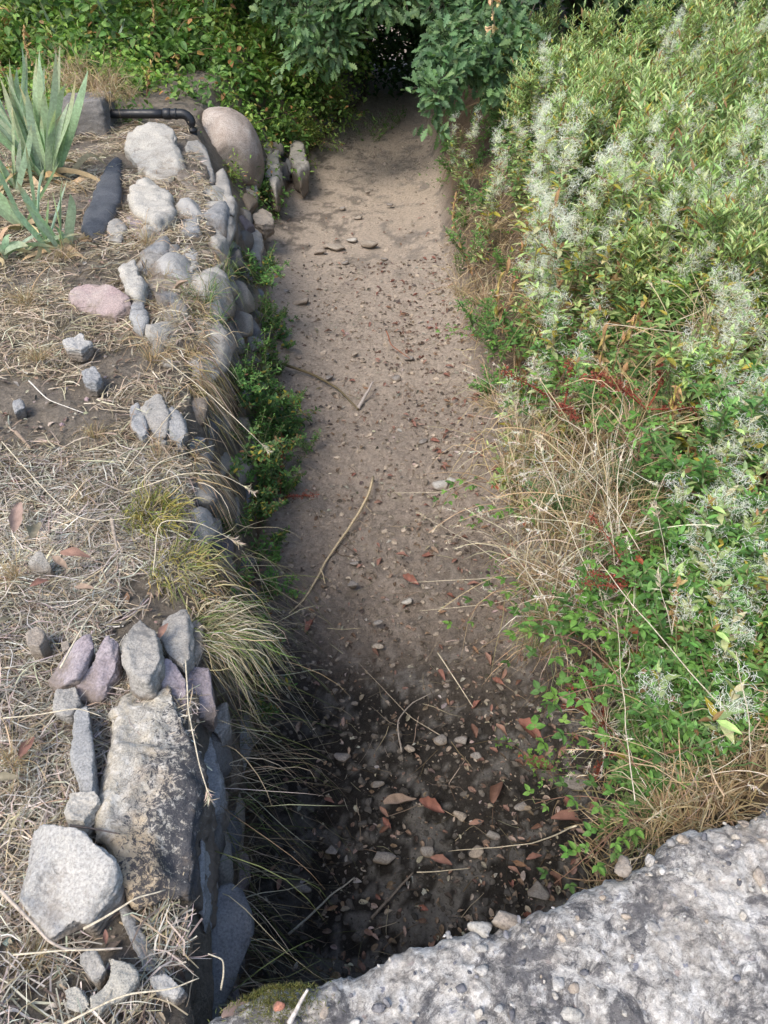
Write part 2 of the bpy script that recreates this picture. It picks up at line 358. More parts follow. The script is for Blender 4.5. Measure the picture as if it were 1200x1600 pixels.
# close the back
br.add(np.concatenate([V[:, 0], V[:, -1]]), q=[(i, i + 1, nr + i + 1, nr + i) for i in range(nr - 1)])
m, n, b, o = NT('weathered_concrete'); co = coord(n)
wrp = noise(n, co, 30, 4, .7); vm = nd(n, 'VectorMath', operation='MULTIPLY_ADD'); n.links.new(wrp, vm.inputs[0]); vm.inputs[1].default_value = (.035, .035, .035); n.links.new(co, vm.inputs[2]); cw = vm.outputs[0]
n1 = noise(n, cw, 5, 6, .7, .3); n2 = noise(n, cw, 26, 8, .8, .5); n3 = noise(n, co, 90, 6, .75); n5 = noise(n, co, 3.1, 4, .6)
col = ramp(n, n2, [(.32, (.08, .08, .08)), (.40, (.22, .21, .20)), (.47, (.45, .42, .38)), (.56, (.70, .67, .62)), (.64, (.82, .80, .77))])
col = mixc(n, ramp(n, n1, [(.45, 0), (.62, .5)]), col, (.50, .44, .37))
vr = nd(n, 'TexVoronoi', Scale=55, Randomness=1); n.links.new(cw, vr.inputs['Vector'])
msk = nd(n, 'Math', operation='MULTIPLY'); n.links.new(ramp(n, vr.outputs[0], [(.25, 1), (.36, 0)]), msk.inputs[0]); sep = nd(n, 'SeparateColor'); n.links.new(vr.outputs[1], sep.inputs[0]); n.links.new(ramp(n, sep.outputs[0], [(.62, 0), (.68, .8)]), msk.inputs[1])
agg = ramp(n, sep.outputs[1], [(.0, (.52, .50, .47)), (.3, (.20, .21, .27)), (.55, (.6, .56, .5)), (.75, (.42, .32, .28)), (1, (.7, .69, .68))])
col = mixc(n, msk.outputs[0], col, agg)
dk = noise(n, cw, 8, 9, .8, 1.0); col = mixc(n, ramp(n, dk, [(.50, 0), (.57, .8)]), col, (.10, .098, .105)); wt = noise(n, cw, 6.5, 7, .75, .8); col = mixc(n, ramp(n, wt, [(.56, 0), (.60, .75)]), col, (.72, .69, .64))
col = mixc(n, 1, col, ramp(n, n3, [(.3, .6), (.5, .95), (.7, 1.3)]), 'MULTIPLY')
n.links.new(col, b.inputs['Base Color']); b.inputs['Roughness'].default_value = .95; b.inputs['Specular IOR Level'].default_value = .15
bb = bump(n, n2, .9, .012); bb = bump(n, n3, .9, .005, bb); n.links.new(bb, b.inputs['Normal']); M_conc = m
bridge = empty('footbridge', (0.6, -.2, 1.0)); tag(bridge, 'rough weathered concrete slab bridging the ditch at bottom right', 'bridge')
bo = br.obj('slab', M_conc, bridge, smooth=True); bo.location = (-.6, .2, -1.0)
# pebbles bedded in the concrete
tp3 = [rock(2, 200 + k, 12, .2, -.05) for k in range(6)]
n_ = 420; X = U(-.25, 1.0, n_); d = .006 + .7 * U(0, 1, n_) ** 1.3; Y = ye(X) - d; sz = .003 + .010 * U(0, 1, n_) ** 3
sz[:8] = U(.012, .018, 8)
pal = np.array([(.50, .48, .44), (.55, .51, .45), (.24, .24, .26), (.42, .36, .30), (.38, .37, .36), (.58, .56, .53), (.15, .15, .165)])
cl = pal[rng.randint(0, 7, n_)] * U(.8, 1.15, n_)[:, None]; qq = p2(X, Y)
zz = 1.05 + fbm(qq, 6, 4, 70) * .011 + .003 - .02 * np.exp(-d / .018) - np.abs(fbm(qq, 19, 4, 71)) * .008 + .002
zz -= sz * .25; ag = MB(); scatter_rocks(ag, X, Y, sz, cl, .62, .6, zz=zz, templ=tp3); ao = ag.obj('aggregate', S_vc, bridge, smooth=True); ao.location = (-.6, .2, -1.0); ao['kind'] = 'stuff'
# abutment blocks that carry the slab
for sx, x0, x1 in (('a', -.9, -.34), ('b', .86, 1.5)):
    mb = MB(); v, f = ICO[4]; vv = np.sign(v) * np.abs(v) ** .35; vv = vv / np.abs(vv).max(0)
    vv = vv * [(x1 - x0) / 2, 1.1, .40]; vv += nrm(vv) * .02 * fbm(vv, 9, 3, 5)[:, None]
    mb.add(vv + [0, -1.0, 0], t=f, c=(.4, .38, .36)); ab = mb.obj('abutment', S_vc, bridge, smooth=True); ab.location = ((x0 + x1) / 2 - .6, .2, .41 - 1.0)
# ------------------------------------------------------------------ traced stones
dg = None
def slab(label, pts, h, th, mat, name='stone', cat='stone', group=None, rough=.05, shrink=.92, sm=1, vox=46, px=True, seed=None):
    """outline in photo pixels laid on height h (or one h per point), th metres thick"""
    seed = seed or len(used) + len(label) * 7 + int(pts[0][0])
    hs = [h] * len(pts) if np.isscalar(h) else h
    top = np.array([P(p[0], p[1], hh) if px else (p[0], p[1], hh) for p, hh in zip(pts, hs)])
    c = top.mean(0); c[2] -= th / 2
    botm = top.copy(); botm[:, 2] -= th; botm[:, :2] = c[:2] + (botm[:, :2] - c[:2]) * shrink
    k = len(top); bm = bmesh.new(); vt = [bm.verts.new(t - c) for t in top]; vb = [bm.verts.new(t - c) for t in botm]
    area = sum(top[i][0] * top[(i + 1) % k][1] - top[(i + 1) % k][0] * top[i][1] for i in range(k))
    if area < 0: vt.reverse(); vb.reverse()
    bm.faces.new(vt); bm.faces.new(vb[::-1])
    for i in range(k): bm.faces.new([vt[i], vb[i], vb[(i + 1) % k], vt[(i + 1) % k]])
    bmesh.ops.triangulate(bm, faces=bm.faces[:])
    me = bpy.data.meshes.new('tmp'); bm.to_mesh(me); bm.free(); o = bpy.data.objects.new('tmp', me); C.objects.link(o)
    dim = float(np.ptp(top, axis=0)[:2].max()); dim = max(dim, th)
    r = o.modifiers.new('r', 'REMESH'); r.mode = 'VOXEL'; r.voxel_size = dim / vox
    s_ = o.modifiers.new('s', 'SMOOTH'); s_.factor = .5; s_.iterations = sm
    dgp = bpy.context.evaluated_depsgraph_get(); me2 = bpy.data.meshes.new_from_object(o.evaluated_get(dgp)); bpy.data.objects.remove(o)
    nv = len(me2.vertices); co_ = np.empty(nv * 3, np.float32); me2.vertices.foreach_get('co', co_); co_ = co_.reshape(-1, 3).astype(float)
    no = np.empty(nv * 3, np.float32); me2.vertices.foreach_get('normal', no); no = no.reshape(-1, 3)
    s0 = min(dim, .5)
    rs_ = np.random.RandomState(seed % 9999); ext = np.ptp(co_, axis=0) / 2
    for _ in range(16):                                  # knock flat chips off the corners
        nn = nrm(rs_.normal(size=3) * [1, 1, .8]); nn = nrm(nn / ext); pr_ = co_ @ nn; d_ = pr_.max() * rs_.uniform(.86, 1.0)
        co_ = co_ - (np.maximum(0, pr_ - d_) * .85)[:, None] * nn
    dsp = s0 * rough * (1.4 * fbm(co_ + seed, 2.2 / s0, 2, seed) + .75 * (.25 - np.abs(fbm(co_ * [1, 1, 2.2], 6 / s0, 3, seed + 1))) + .3 * fbm(co_, 24 / s0, 4, seed + 2))
    stp = s0 * .09; lay = co_[:, 2] / stp + 1.2 * fbm(co_, 3 / s0, 2, seed + 5); dsp = dsp + s0 * .005 * np.sign(np.sin(lay * 6.28)) * (np.abs(no[:, 2]) < .7)
    co_ = co_ + no * dsp[:, None]
    me2.vertices.foreach_set('co', co_.astype(np.float32).ravel()); me2.polygons.foreach_set('use_smooth', np.full(len(me2.polygons), True)); me2.update()
    me2.name = name; me2.materials.clear(); me2.materials.append(mat)
    ob = bpy.data.objects.new(name, me2); C.objects.link(ob); ob.location = c
    return tag(ob, label, cat, group)
slab('large lichen speckled concrete block with orange stain on its pale left edge', [(205, 1062), (265, 1052), (292, 1130), (305, 1240), (322, 1390), (300, 1408), (205, 1418), (180, 1330), (150, 1270), (165, 1120)], [.98, .98, .97, .96, .96, .96, 1.0, 1.02, 1.02, 1.0], .24, S_conc, 'concrete_block', 'block', rough=.075, vox=70, sm=1)
slab('broad angular pale grey rock lying on straw at bottom left', [(48, 1285), (120, 1290), (190, 1345), (178, 1385), (140, 1440), (120, 1432), (80, 1465), (52, 1440), (25, 1400)], [1.06, 1.10, 1.08, 1.06, 1.04, 1.04, 1.02, 1.02, 1.05], .12, S_white, rough=.04, vox=60, sm=2)
slab('long narrow blue grey slab set on edge left of the speckled concrete block', [(112, 1098), (135, 1092), (146, 1180), (148, 1240), (122, 1245), (108, 1180)], 1.03, .16, S_blue, rough=.03, sm=2)
slab('pale knob of stone at the lower end of the narrow blue slab', [(105, 1238), (148, 1235), (158, 1250), (130, 1285), (102, 1280)], 1.04, .12, S_pale, rough=.07)
slab('small square grey stone at the upper end of the narrow blue slab', [(88, 1080), (118, 1072), (126, 1098), (108, 1120), (84, 1110)], 1.0, .10, S_grey, rough=.06)
slab('flat lilac slate sloping beside the round tan cobble', [(70, 1070), (110, 1005), (140, 985), (146, 1010), (120, 1055), (90, 1078)], [.99, 1.03, 1.05, 1.05, 1.03, .99], .06, S_purple, rough=.04, sm=2)
slab('ridged purple slate leaning right of the flat lilac slate', [(122, 1095), (120, 1065), (150, 1025), (165, 992), (185, 995), (182, 1050), (160, 1088), (140, 1100)], [.97, .99, 1.03, 1.06, 1.04, 1.0, .98, .96], .10, S_purple, rough=.06, sm=2)
slab('chunky grey green stone between the purple slates and the wall edge', [(195, 1000), (215, 965), (242, 985), (250, 1030), (230, 1065), (200, 1055), (190, 1030)], 1.04, .16, S_grey, rough=.06)
slab('smooth mauve slab standing against the right side of the speckled block', [(246, 1025), (268, 1030), (290, 1060), (292, 1110), (278, 1155), (262, 1110), (248, 1060)], [1.0, .99, .96, .92, .86, .92, .98], .10, S_purple, rough=.03, sm=3)
slab('angular brown mauve slab jutting out over the ditch under the tufted grass', [(290, 1038), (326, 1043), (332, 1085), (340, 1112), (334, 1132), (300, 1115), (292, 1080)], [.92, .90, .88, .86, .84, .88, .9], .06, S_purple, rough=.03, sm=2)
slab('mottled grey stone with dead leaf beside it at the wall edge', [(252, 960), (285, 945), (300, 975), (302, 1020), (285, 1040), (262, 1025), (248, 990)], .98, .18, S_grey, rough=.05)
slab('small rounded tan stone tucked behind the mottled grey wall stone', [(300, 965), (314, 970), (316, 1010), (305, 1030), (297, 1000)], .93, .14, S_tan, rough=.05, sm=3)
slab('rounded blue grey wall stone low in shade right of the speckled block', [(290, 1150), (325, 1145), (343, 1190), (345, 1235), (330, 1278), (305, 1250), (300, 1190)], .78, .20, S_blue, rough=.05, sm=3)
slab('small dark grey stone in shade under the jutting mauve slab', [(335, 1100), (352, 1098), (358, 1130), (345, 1155), (332, 1140)], .74, .12, S_grey, rough=.06)
slab('thin upright bluish slab at lower right corner of the speckled block', [(308, 1300), (322, 1308), (328, 1380), (326, 1450), (312, 1455), (302, 1380)], [.88, .88, .86, .84, .84, .88], .5, S_blue, rough=.02, sm=2)
slab('long squared stone bar slanting down from under the broad pale rock', [(172, 1392), (188, 1385), (240, 1480), (262, 1525), (240, 1538), (205, 1480)], [.97, .97, .97, .97, .98, .99], .09, S_white, 'stone_bar', rough=.035, sm=2)
slab('lumpy plate of old mortar on straw below the long stone bar', [(165, 1490), (205, 1500), (216, 1530), (190, 1560), (150, 1582), (142, 1560), (175, 1530)], 1.05, .05, S_mort, 'mortar_lump', 'mortar', rough=.08, sm=3)
slab('small slate grey wedge poking through straw left of the mortar plate', [(125, 1492), (145, 1483), (165, 1515), (150, 1535), (130, 1520)], 1.05, .05, S_grey, rough=.07)
slab('little pale crumb of mortar at the bottom left among straw', [(100, 1545), (120, 1540), (140, 1570), (128, 1583), (105, 1575)], 1.05, .05, S_mort, 'mortar_lump', 'mortar', rough=.09)
slab('knobbly white stone lump at the foot of the long stone bar', [(235, 1528), (262, 1520), (285, 1545), (270, 1558), (240, 1550)], 1.03, .05, S_white, rough=.09)
slab('round tan cobble on straw near left edge', [(38, 985), (52, 976), (68, 982), (72, 997), (60, 1010), (42, 1008)], 1.03, .08, S_tan, 'cobble', rough=.02, sm=8)
slab('tiny tan cobble right of the larger round one', [(94, 1003), (106, 1001), (109, 1013), (98, 1018)], 1.01, .04, S_tan, 'cobble', rough=.03, sm=8)
# towards the middle of the left bank
slab('small bluish white stone on bare soil of the left bank', [(128, 578), (148, 573), (158, 588), (148, 599), (132, 595)], 1.02, .08, S_blue, rough=.07)
slab('pale flat stone just above the small bluish white one', [(98, 530), (125, 521), (143, 535), (125, 546), (104, 542)], 1.01, .07, S_white, rough=.07)
slab('little blue grey stone near left edge beside tan leaf', [(18, 625), (32, 621), (38, 636), (22, 644)], 1.0, .05, S_blue, rough=.07)
slab('half buried dark grey stone left of the curled dead leaves', [(42, 880), (62, 858), (82, 885), (78, 893), (50, 895)], [.99, 1.03, .99, .98, .98], .08, S_grey, rough=.05)
slab('flat blue stone lying at the wall edge beside its darker twin', [(258, 625), (280, 640), (290, 672), (285, 705), (268, 690), (255, 655)], .95, .10, S_blue, rough=.05)
slab('grey blue stone sunk in straw left of the flat blue edge stone', [(226, 620), (250, 608), (262, 650), (256, 690), (240, 680), (222, 650)], .97, .12, S_grey, rough=.05)
slab('small tilted slate in the wall edge above the blue stones', [(200, 632), (215, 628), (232, 665), (225, 690), (206, 665)], .98, .08, S_blue, rough=.05)
slab('upright grey edge stone half hidden by dry grass', [(206, 470), (222, 468), (230, 500), (222, 520), (208, 505)], 1.0, .12, S_blue, rough=.05)
slab('pink red sandstone boulder sunk in straw of the left bank', [(106, 455), (130, 438), (170, 440), (198, 455), (206, 485), (180, 496), (140, 488), (112, 478)], [1.0, 1.05, 1.06, 1.05, .98, .98, .98, .98], .16, S_pink, rough=.04, sm=5)
slab('grey cream angular stone touching the pink sandstone', [(185, 410), (210, 402), (222, 440), (218, 462), (200, 450)], 1.04, .14, S_pale, rough=.06)
slab('pale grey stub of stone between dark slab and pink sandstone', [(158, 372), (180, 345), (196, 352), (188, 378)], 1.02, .1, S_grey, rough=.08)
slab('flat dark slate bar lying across the bank below the iris', [(180, 238), (190, 245), (188, 310), (150, 372), (122, 355), (128, 335), (160, 262)], 1.07, .10, S_dark, 'slate_bar', 'slab', rough=.012, sm=1, vox=60)
slab('dominant pale limestone block atop the wall under the black pipe', [(188, 215), (215, 195), (268, 188), (280, 220), (290, 262), (262, 290), (215, 262), (195, 235)], [1.12, 1.2, 1.2, 1.14, 1.04, 1.02, 1.06, 1.1], .3, S_pale, rough=.05, sm=2, vox=55)
slab('crumbling cream stone directly below the pale limestone block', [(205, 290), (240, 278), (265, 295), (268, 335), (245, 352), (212, 325)], 1.05, .2, S_pale, rough=.10, sm=3)
slab('narrow grey slab standing right of the pale limestone block', [(285, 218), (318, 214), (330, 250), (336, 280), (318, 285), (295, 262)], [1.08, 1.06, .98, .92, .94, 1.0], .3, S_grey, rough=.04, sm=2)
slab('thin leaning slab between the grey slab and the boulder', [(338, 258), (352, 262), (366, 310), (364, 328), (345, 320), (335, 290)], .92, .3, S_grey, rough=.04, sm=2)
slab('blue grey wall stone in the middle of the upper wall edge', [(288, 255), (312, 262), (318, 300), (310, 335), (292, 315), (282, 285)], .98, .2, S_blue, rough=.05, sm=2)
slab('light stone at wall edge with dry grass over its top', [(275, 330), (300, 322), (310, 360), (302, 372), (280, 365)], .97, .2, S_blue, rough=.06, sm=2)
slab('squat pale stone in the wall edge above the dead leaf', [(282, 375), (305, 388), (308, 420), (296, 432), (283, 405)], .95, .16, S_white, rough=.06, sm=3)
slab('mauve stone peeping from dry grass inside the upper wall', [(196, 335), (240, 335), (258, 368), (235, 388), (205, 370)], 1.0, .1, S_purple, rough=.06)
slab('flat rounded tan stone on the bed edge below the boulder', [(392, 330), (410, 322), (425, 330), (428, 345), (410, 350), (396, 346)], .38, .15, S_tan, rough=.05, sm=3)
slab('dark edge stone under the flat rounded tan stone', [(372, 350), (400, 350), (412, 380), (405, 405), (385, 398)], .3, .2, S_grey, rough=.05, sm=4)
slab('sharp edged grey stone at the left rim of the far bank', [(412, 240), (435, 232), (440, 270), (432, 290), (415, 275)], .45, .3, S_grey, rough=.06)
slab('shaded grey stone below the ivy leaves of the far bank', [(455, 215), (475, 225), (482, 262), (468, 268), (452, 240)], .35, .3, S_grey, rough=.06)
T5 = [rock(3, 500 + k, 18, .16, -.08) for k in range(8)]; cop = []
for k in range(8):
    mb = MB(); mb.add(T5[k][0] * [.5, .75, .36], t=T5[k][1]); cop.append(mb.mesh('edge_stone', (S_grey, S_blue, S_white, S_tan, S_grey, S_pale, S_pale, S_grey)[k], True))
y = 1.62; i_ = 0
while y < 5.5:
    for row in range(3 if y > 3.0 else 2):
        if rng.rand() < ((.03, .3, .45)[row] if y > 3.2 else .5): continue
        o_ = bpy.data.objects.new('edge_stone', cop[rng.randint(8)]); C.objects.link(o_); i_ += 1; sz = U(.15, .27) * (1.35 if y > 3.3 else .85)
        x = min(I(y, XT), I(y, XB)) - .01 - row * U(.10, .15) + (.03 if row == 0 else 0); o_.location = (float(x), float(y + U(-.06, .06)), float(gh(x - .06, y, False)) - sz * U(.06, .2) - (.06 if row == 0 else 0)); o_.scale = (sz, sz * U(.8, 1.3), sz * U(.8, 1.5)); o_.rotation_euler = (U(-.3, .3), U(0, .9), U(-.35, .35))
        tag(o_, 'weathered angular stone half buried in straw along the top edge of the left wall', 'stone', 'stones set along the top edge of the left wall')
    y += U(.12, .19)
# smooth boulder
v, f = rock(4, 33, 12, .07, .06); v = v * [.34, .36, .45] * (1 + .06 * fbm(v, 1.4, 3, 8))[:, None]
mb = MB(); mb.add(v, t=f); bl = mb.obj('boulder', S_boul, smooth=True); pb = P(355, 250, .62); bl.location = pb; bl.rotation_euler = (R(8), R(-5), R(20)); tag(bl, 'large smooth brown boulder standing beside the pipe elbow', 'boulder')
# bed stones
tpb = [(lambda vf: vf)(rock(3, 300 + k, 16, .16, -.06)) for k in range(7)]
def pebble(px, py, wpx, label, mat, h=.03, k=0, flat=.6, name='stone', asp=1.3, rz=None, group=None):
    c = P(px, py, h); t = np.linalg.norm(c - [0, 0, CAMZ]); s_ = wpx / F * t / 2 / 1.1
    v, f = tpb[k % 7]; mb = MB(); mb.add(v * s_ * np.array([asp, 1, flat]), t=f); o_ = mb.obj(name, mat, smooth=True)
    o_.location = c; o_.rotation_euler = (U(-.2, .2), U(-.2, .2), U(-.5, .5) if rz is None else rz); return tag(o_, label, 'stone', group)
pebble(527, 387, 28, 'largest pale stone on the upper bed, second from left in its row', S_tan, k=0)
pebble(577, 381, 26, 'squarish pale stone at the right end of the row on the bed', S_tan, k=1)
pebble(551, 375, 17, 'small pale stone in the middle of the row on the bed', S_pale, k=2)
pebble(500, 394, 17, 'small tan stone at the left end of the row on the bed', S_tan, k=3)
pebble(472, 472, 27, 'single hollowed pale stone left of the bed centre', S_tan, k=4)
pebble(690, 757, 26, 'white angular stone on the right of the mid bed', S_white, k=5)
pebble(706, 750, 18, 'grey stone touching the white angular one', S_white, k=1)
pebble(552, 914, 20, 'small upright grey stone by the foot of the long root', S_dull, k=6, flat=.9)
pebble(637, 940, 18, 'small cream chip among red leaves', S_pale, k=2)
pebble(590, 973, 16, 'pinkish cream chip below the bed centre', S_dull, k=3)
pebble(900, 1218, 44, 'rounded grey stone below the red dock on the dark bed', S_dull, h=.08, k=0, flat=.7)
pebble(690, 1155, 22, 'white grey chip in the dark lower bed', S_dull, k=5)
pebble(722, 1156, 20, 'dull round chip right of the white grey one', S_dull, k=4)
pebble(535, 1183, 24, 'bluish chip on dark mud left of centre', S_dull, k=2)
pebble(600, 1340, 34, 'round blue grey stone in the deepest shade of the bed', S_dull, k=1)
pebble(473, 1388, 22, 'small bluish stone in the black corner of the bed', S_dull, k=3)
pebble(845, 1395, 36, 'dusty grey stone just beyond the slab edge', S_dull, h=.05, k=6)
pebble(438, 472 + 1098, 1, 'x', S_red) if False else None
pebble(436, 1572, 22, 'small orange tile chip on the moss beside the slab', S_red, h=1.07, k=3, asp=.8, name='tile_chip')
pebble(975, 1356, 36, 'pinkish stone sticking out of the slab rim', S_tan, h=1.05, k=2, asp=1, rz=.4)
pebble(752, 1452, 34, 'cream lump at the slab rim near its middle', S_pale, h=1.02, k=4)
pebble(792, 1440, 44, 'tan lump on the slab rim right of the cream one', S_tan, h=1.015, k=1)
pebble(780, 1575, 14, 'small smooth white pebble on top of the slab', S_white, h=1.065, k=0, asp=1.2)
for k_, (a_, b_, c_, d_) in enumerate([(700, 258, 10, 0), (447, 805 - 400, 10, 0), (540, 410, 9, 0), (513, 385, 10, 0), (640, 560, 12, 0), (620, 590, 12, 0), (555, 553, 10, 0), (445, 455, 12, 0), (600, 405, 10, 0), (560, 340, 10, 0), (660, 690, 12, 0), (695, 705, 10, 0), (480, 690, 14, 0), (515, 590, 12, 0), (745, 1180, 14, 0), (640, 1170, 14, 0), (815, 1260, 16, 0), (590, 1225, 14, 0), (720, 1275, 16, 0), (670, 1330, 16, 0), (520, 1330, 16, 0), (745, 1330, 18, 0), (770, 1305, 16, 0), (555, 880, 12, 0), (590, 1010, 14, 0), (610, 320, 8, 0), (535, 325, 8, 0), (575, 300, 8, 0)]):
    pebble(a_, b_, c_ * 1.3, 'small dull stone lying loose on the ditch bed', (S_tan, S_dull, S_dull)[k_ % 3], k=k_, group='small loose stones on the ditch bed')
# ------------------------------------------------------------------ rubble retaining wall (its stones are its surface)
def wall_mesh(y0, y1, hmax, dens, smin, smax, name, label, xoff=0):
    mb = MB(); T = [rock(3, 400 + k, 14, .12, -.08) for k in range(8)]
    pal = np.array([(.26, .255, .25), (.22, .23, .245), (.31, .29, .26), (.25, .22, .23), (.34, .32, .29), (.17, .165, .16), (.28, .235, .19)])
    y = y0
    hz = 0
    lev = 0
    h_ = .06
    while h_ < hmax:
        rh = U(smin, smax); y = y0 + U(0, .1)
        while y < y1:
            wd = U(.10, .26) * dens; hl = I(y, HL)
            if h_ + rh < min(hmax, hl) :
                fr = (h_) / hl; x = I(y, XB) * (1 - fr) + min(I(y, XT), I(y, XB)) * fr + xoff
                k = rng.randint(8); v, f = T[k]
                vv = v * [U(.07, .12), wd * .58, rh * U(.45, .62)]
                an = U(-.3, .3); ca, sa = math.cos(an), math.sin(an); vv = vv @ np.array([[1, 0, 0], [0, ca, sa], [0, -sa, ca]])
                mb.add(vv + [x - .045 + U(-.035, .025), y + wd / 2, h_ + rh / 2 + U(-.01, .01)], t=f, c=pal[rng.randint(7)] * U(.8, 1.15))
            y += wd
        h_ += rh * .92
    return tag(mb.obj(name, S_vc, smooth=True), label, 'wall')
wall_mesh(.42, 5.4, .93, 1.35, .07, .19, 'retaining_wall', 'dry rubble retaining wall holding up the left bank of the ditch')
wall_mesh(5.8, 12.5, .55, 1.6, .14, .22, 'stone_bank', 'low rubble footing of the far left bank under hanging leaves', .02)
# ------------------------------------------------------------------ pipe and pier
pr = P(178, 178, 1.17); pe = np.array([P(292, 184, 1.17)[0], pr[1], 1.17])
pipe = empty('drain_pipe', (float(pr[0]), float(pr[1]), 1.17)); tag(pipe, 'black plastic drain pipe with elbow turning down behind the stones', 'pipe')
m, n, b, o = NT('black_plastic'); b.inputs['Base Color'].default_value = (.012, .013, .016, 1); co = coord(n)
n.links.new(ramp(n, noise(n, co, 30, 5), [(.3, .3), (.7, .6)]), b.inputs['Roughness']); M_plastic = m
L = pe[0] - pr[0]; rr = .036
mb = MB(); mb.tube([(-.25, 0, 0), (0, 0, 0), (L * .5, 0, 0), (L - .2, 0, 0)], rr * .93, 20, cap=True); mb.obj('straight_pipe', M_plastic, pipe, smooth=True)
th_ = np.linspace(0, np.pi / 2, 12); el = [(L - .2, 0, 0), (L - .1, 0, 0)] + [(L - .07 + .07 * math.sin(t), 0, -.07 + .07 * math.cos(t)) for t in th_] + [(L, 0, -.12)]
mb = MB(); mb.tube(el, rr, 20); mb.obj('elbow', M_plastic, pipe, smooth=True)
mb = MB(); mb.tube([(L, 0, -.10), (L, 0, -.25), (L + .01, 0, -.75)], rr * .93, 20); mb.obj('down_pipe', M_plastic, pipe, smooth=True)
for q0, q1 in (((L - .21, 0, 0), (L - .15, 0, 0)), ((L - .12, 0, 0), (L - .1, 0, 0)), ((L, 0, -.105), (L, 0, -.13))):
    q0, q1 = np.array(q0), np.array(q1); mb = MB(); mb.tube([q0, q0 + (q1 - q0) * .05, q1 - (q1 - q0) * .05, q1], [rr * 1.02, rr * 1.14, rr * 1.14, rr * 1.02], 20); mb.obj('collar', M_plastic, pipe, smooth=True)
x0 = pr[0] - .02; slab('grey concrete pier with dead grass over its top holding the pipe', [(x0 - .36, pr[1] - .2), (x0, pr[1] - .2), (x0, pr[1] + .16), (x0 - .36, pr[1] + .16)], 1.30, .7, S_pier, 'concrete_pier', 'pier', rough=.02, sm=1, px=False)
# ------------------------------------------------------------------ leaf templates
def tri_leaf(prof, fold=.18, curl=.12):
    k = len(prof); v, f = [], []
    for i, (t, wd) in enumerate(prof): z = -curl * t * t; v += [(-wd, t, z + fold * wd), (0, t, z), (wd, t, z + fold * wd)]
    for i in range(k - 1):
        a = i * 3; f += [(a, a + 1, a + 4), (a, a + 4, a + 3), (a + 1, a + 2, a + 5), (a + 1, a + 5, a + 4)]
    return np.array(v, float), np.array(f)
LANCE = tri_leaf([(0, .01), (.3, .17), (.65, .145), (1, .0)], .25, .2)
SLIM = tri_leaf([(0, .01), (.3, .10), (.65, .085), (1, .0)], .25, .25)
OVATE = tri_leaf([(0, .02), (.22, .25), (.55, .27), (.82, .14), (1, 0)], .25, .25)
NARROW = tri_leaf([(0, .01), (.4, .07), (1, 0)], .3, .35)
def compose(base, parts):
    V, Fc, n0 = [], [], 0
    for ang, s_, oy in parts:
        v, f = base; a = ang; r_ = np.array([[math.cos(a), -math.sin(a), 0], [math.sin(a), math.cos(a), 0], [0, 0, 1]])
        vv = (v * s_) @ r_.T + [0, oy, 0]; V.append(vv); Fc.append(f + n0); n0 += len(v)
    return np.vstack(V), np.vstack(Fc)
TRI = compose(tri_leaf([(0, .02), (.12, .2), (.35, .32), (.62, .27), (.85, .12), (1, 0)], .3, .35), [(0, .58, .42), (1.35, .5, .3), (-1.35, .5, .3)])
FIVE = compose(tri_leaf([(0, .03), (.4, .2), (.75, .24), (1, .05)], .15, .1), [(k * 1.1 - 2.2, .5, 0) for k in range(5)])
oakp = [(0, .02), (.08, .05), (.16, .13), (.24, .07), (.34, .24), (.43, .10), (.54, .31), (.63, .13), (.74, .25), (.82, .12), (.91, .13), (1, .0)]
OAK = tri_leaf(oakp, .22, .25)
def curled(seed, ln=1.0, wd=.28, twist=.6, curl=.9, nL=9, nW=5, lob=False):
    r = np.random.RandomState(seed); t = np.linspace(0, 1, nL); s_ = np.linspace(-1, 1, nW)
    v, f = [], []
    for i, a in enumerate(t):
        w_ = wd * math.sin(math.pi * min(max(a, .03), .97)) ** .7 * (1 + (.35 * math.sin(a * 28) if lob else .08 * r.normal()))
        for b_ in s_:
            x = b_ * w_; z = curl * .6 * (b_ * w_) ** 2 / wd + .25 * curl * math.sin(a * 3 + seed) * .4 + twist * x * (a - .5) + r.normal() * .012
            v.append((x * (1 - .25 * curl * abs(b_)), a * ln * (1 - .1 * curl), z))
    for i in range(nL - 1):
        for j in range(nW - 1):
            a = i * nW + j; f += [(a, a + 1, a + nW + 1), (a, a + nW + 1, a + nW)]
    return np.array(v) - [0, .5, 0], np.array(f)
def jit(base, n, a=.18, b_=.06): return np.clip(np.array(base) * (1 + a * rng.normal(size=(n, 1))) * (1 + b_ * rng.normal(size=(n, 3))), .008, .9)
def mixcols(n, cols, w_, a=.15):
    k = rng.choice(len(cols), n, p=np.array(w_) / np.sum(w_)); c = np.array(cols)[k]
    return np.clip(c * (1 + a * rng.normal(size=(n, 1))) * (1 + .05 * rng.normal(size=(n, 3))), .008, .9)
def arc_paths(base, dirs, length, droop, k=6, wob=.03):
    """base n,3; dirs n,3 unit; bends downwards with droop"""
    n = len(base); t = np.linspace(0, 1, k)[None, :, None]; L_ = np.broadcast_to(length, (n,))[:, None, None]; dr = np.broadcast_to(droop, (n,))[:, None, None]
    p = base[:, None] + dirs[:, None] * t * L_ + np.array([0, 0, -1.]) * dr * L_ * t ** 2
    wv = rng.normal(size=(n, 1, 3)); wv2 = rng.normal(size=(n, 1, 3))
    return p + wob * L_ * (np.sin(t * 3.1) * wv + np.sin(t * 6.3) * wv2 * .5)
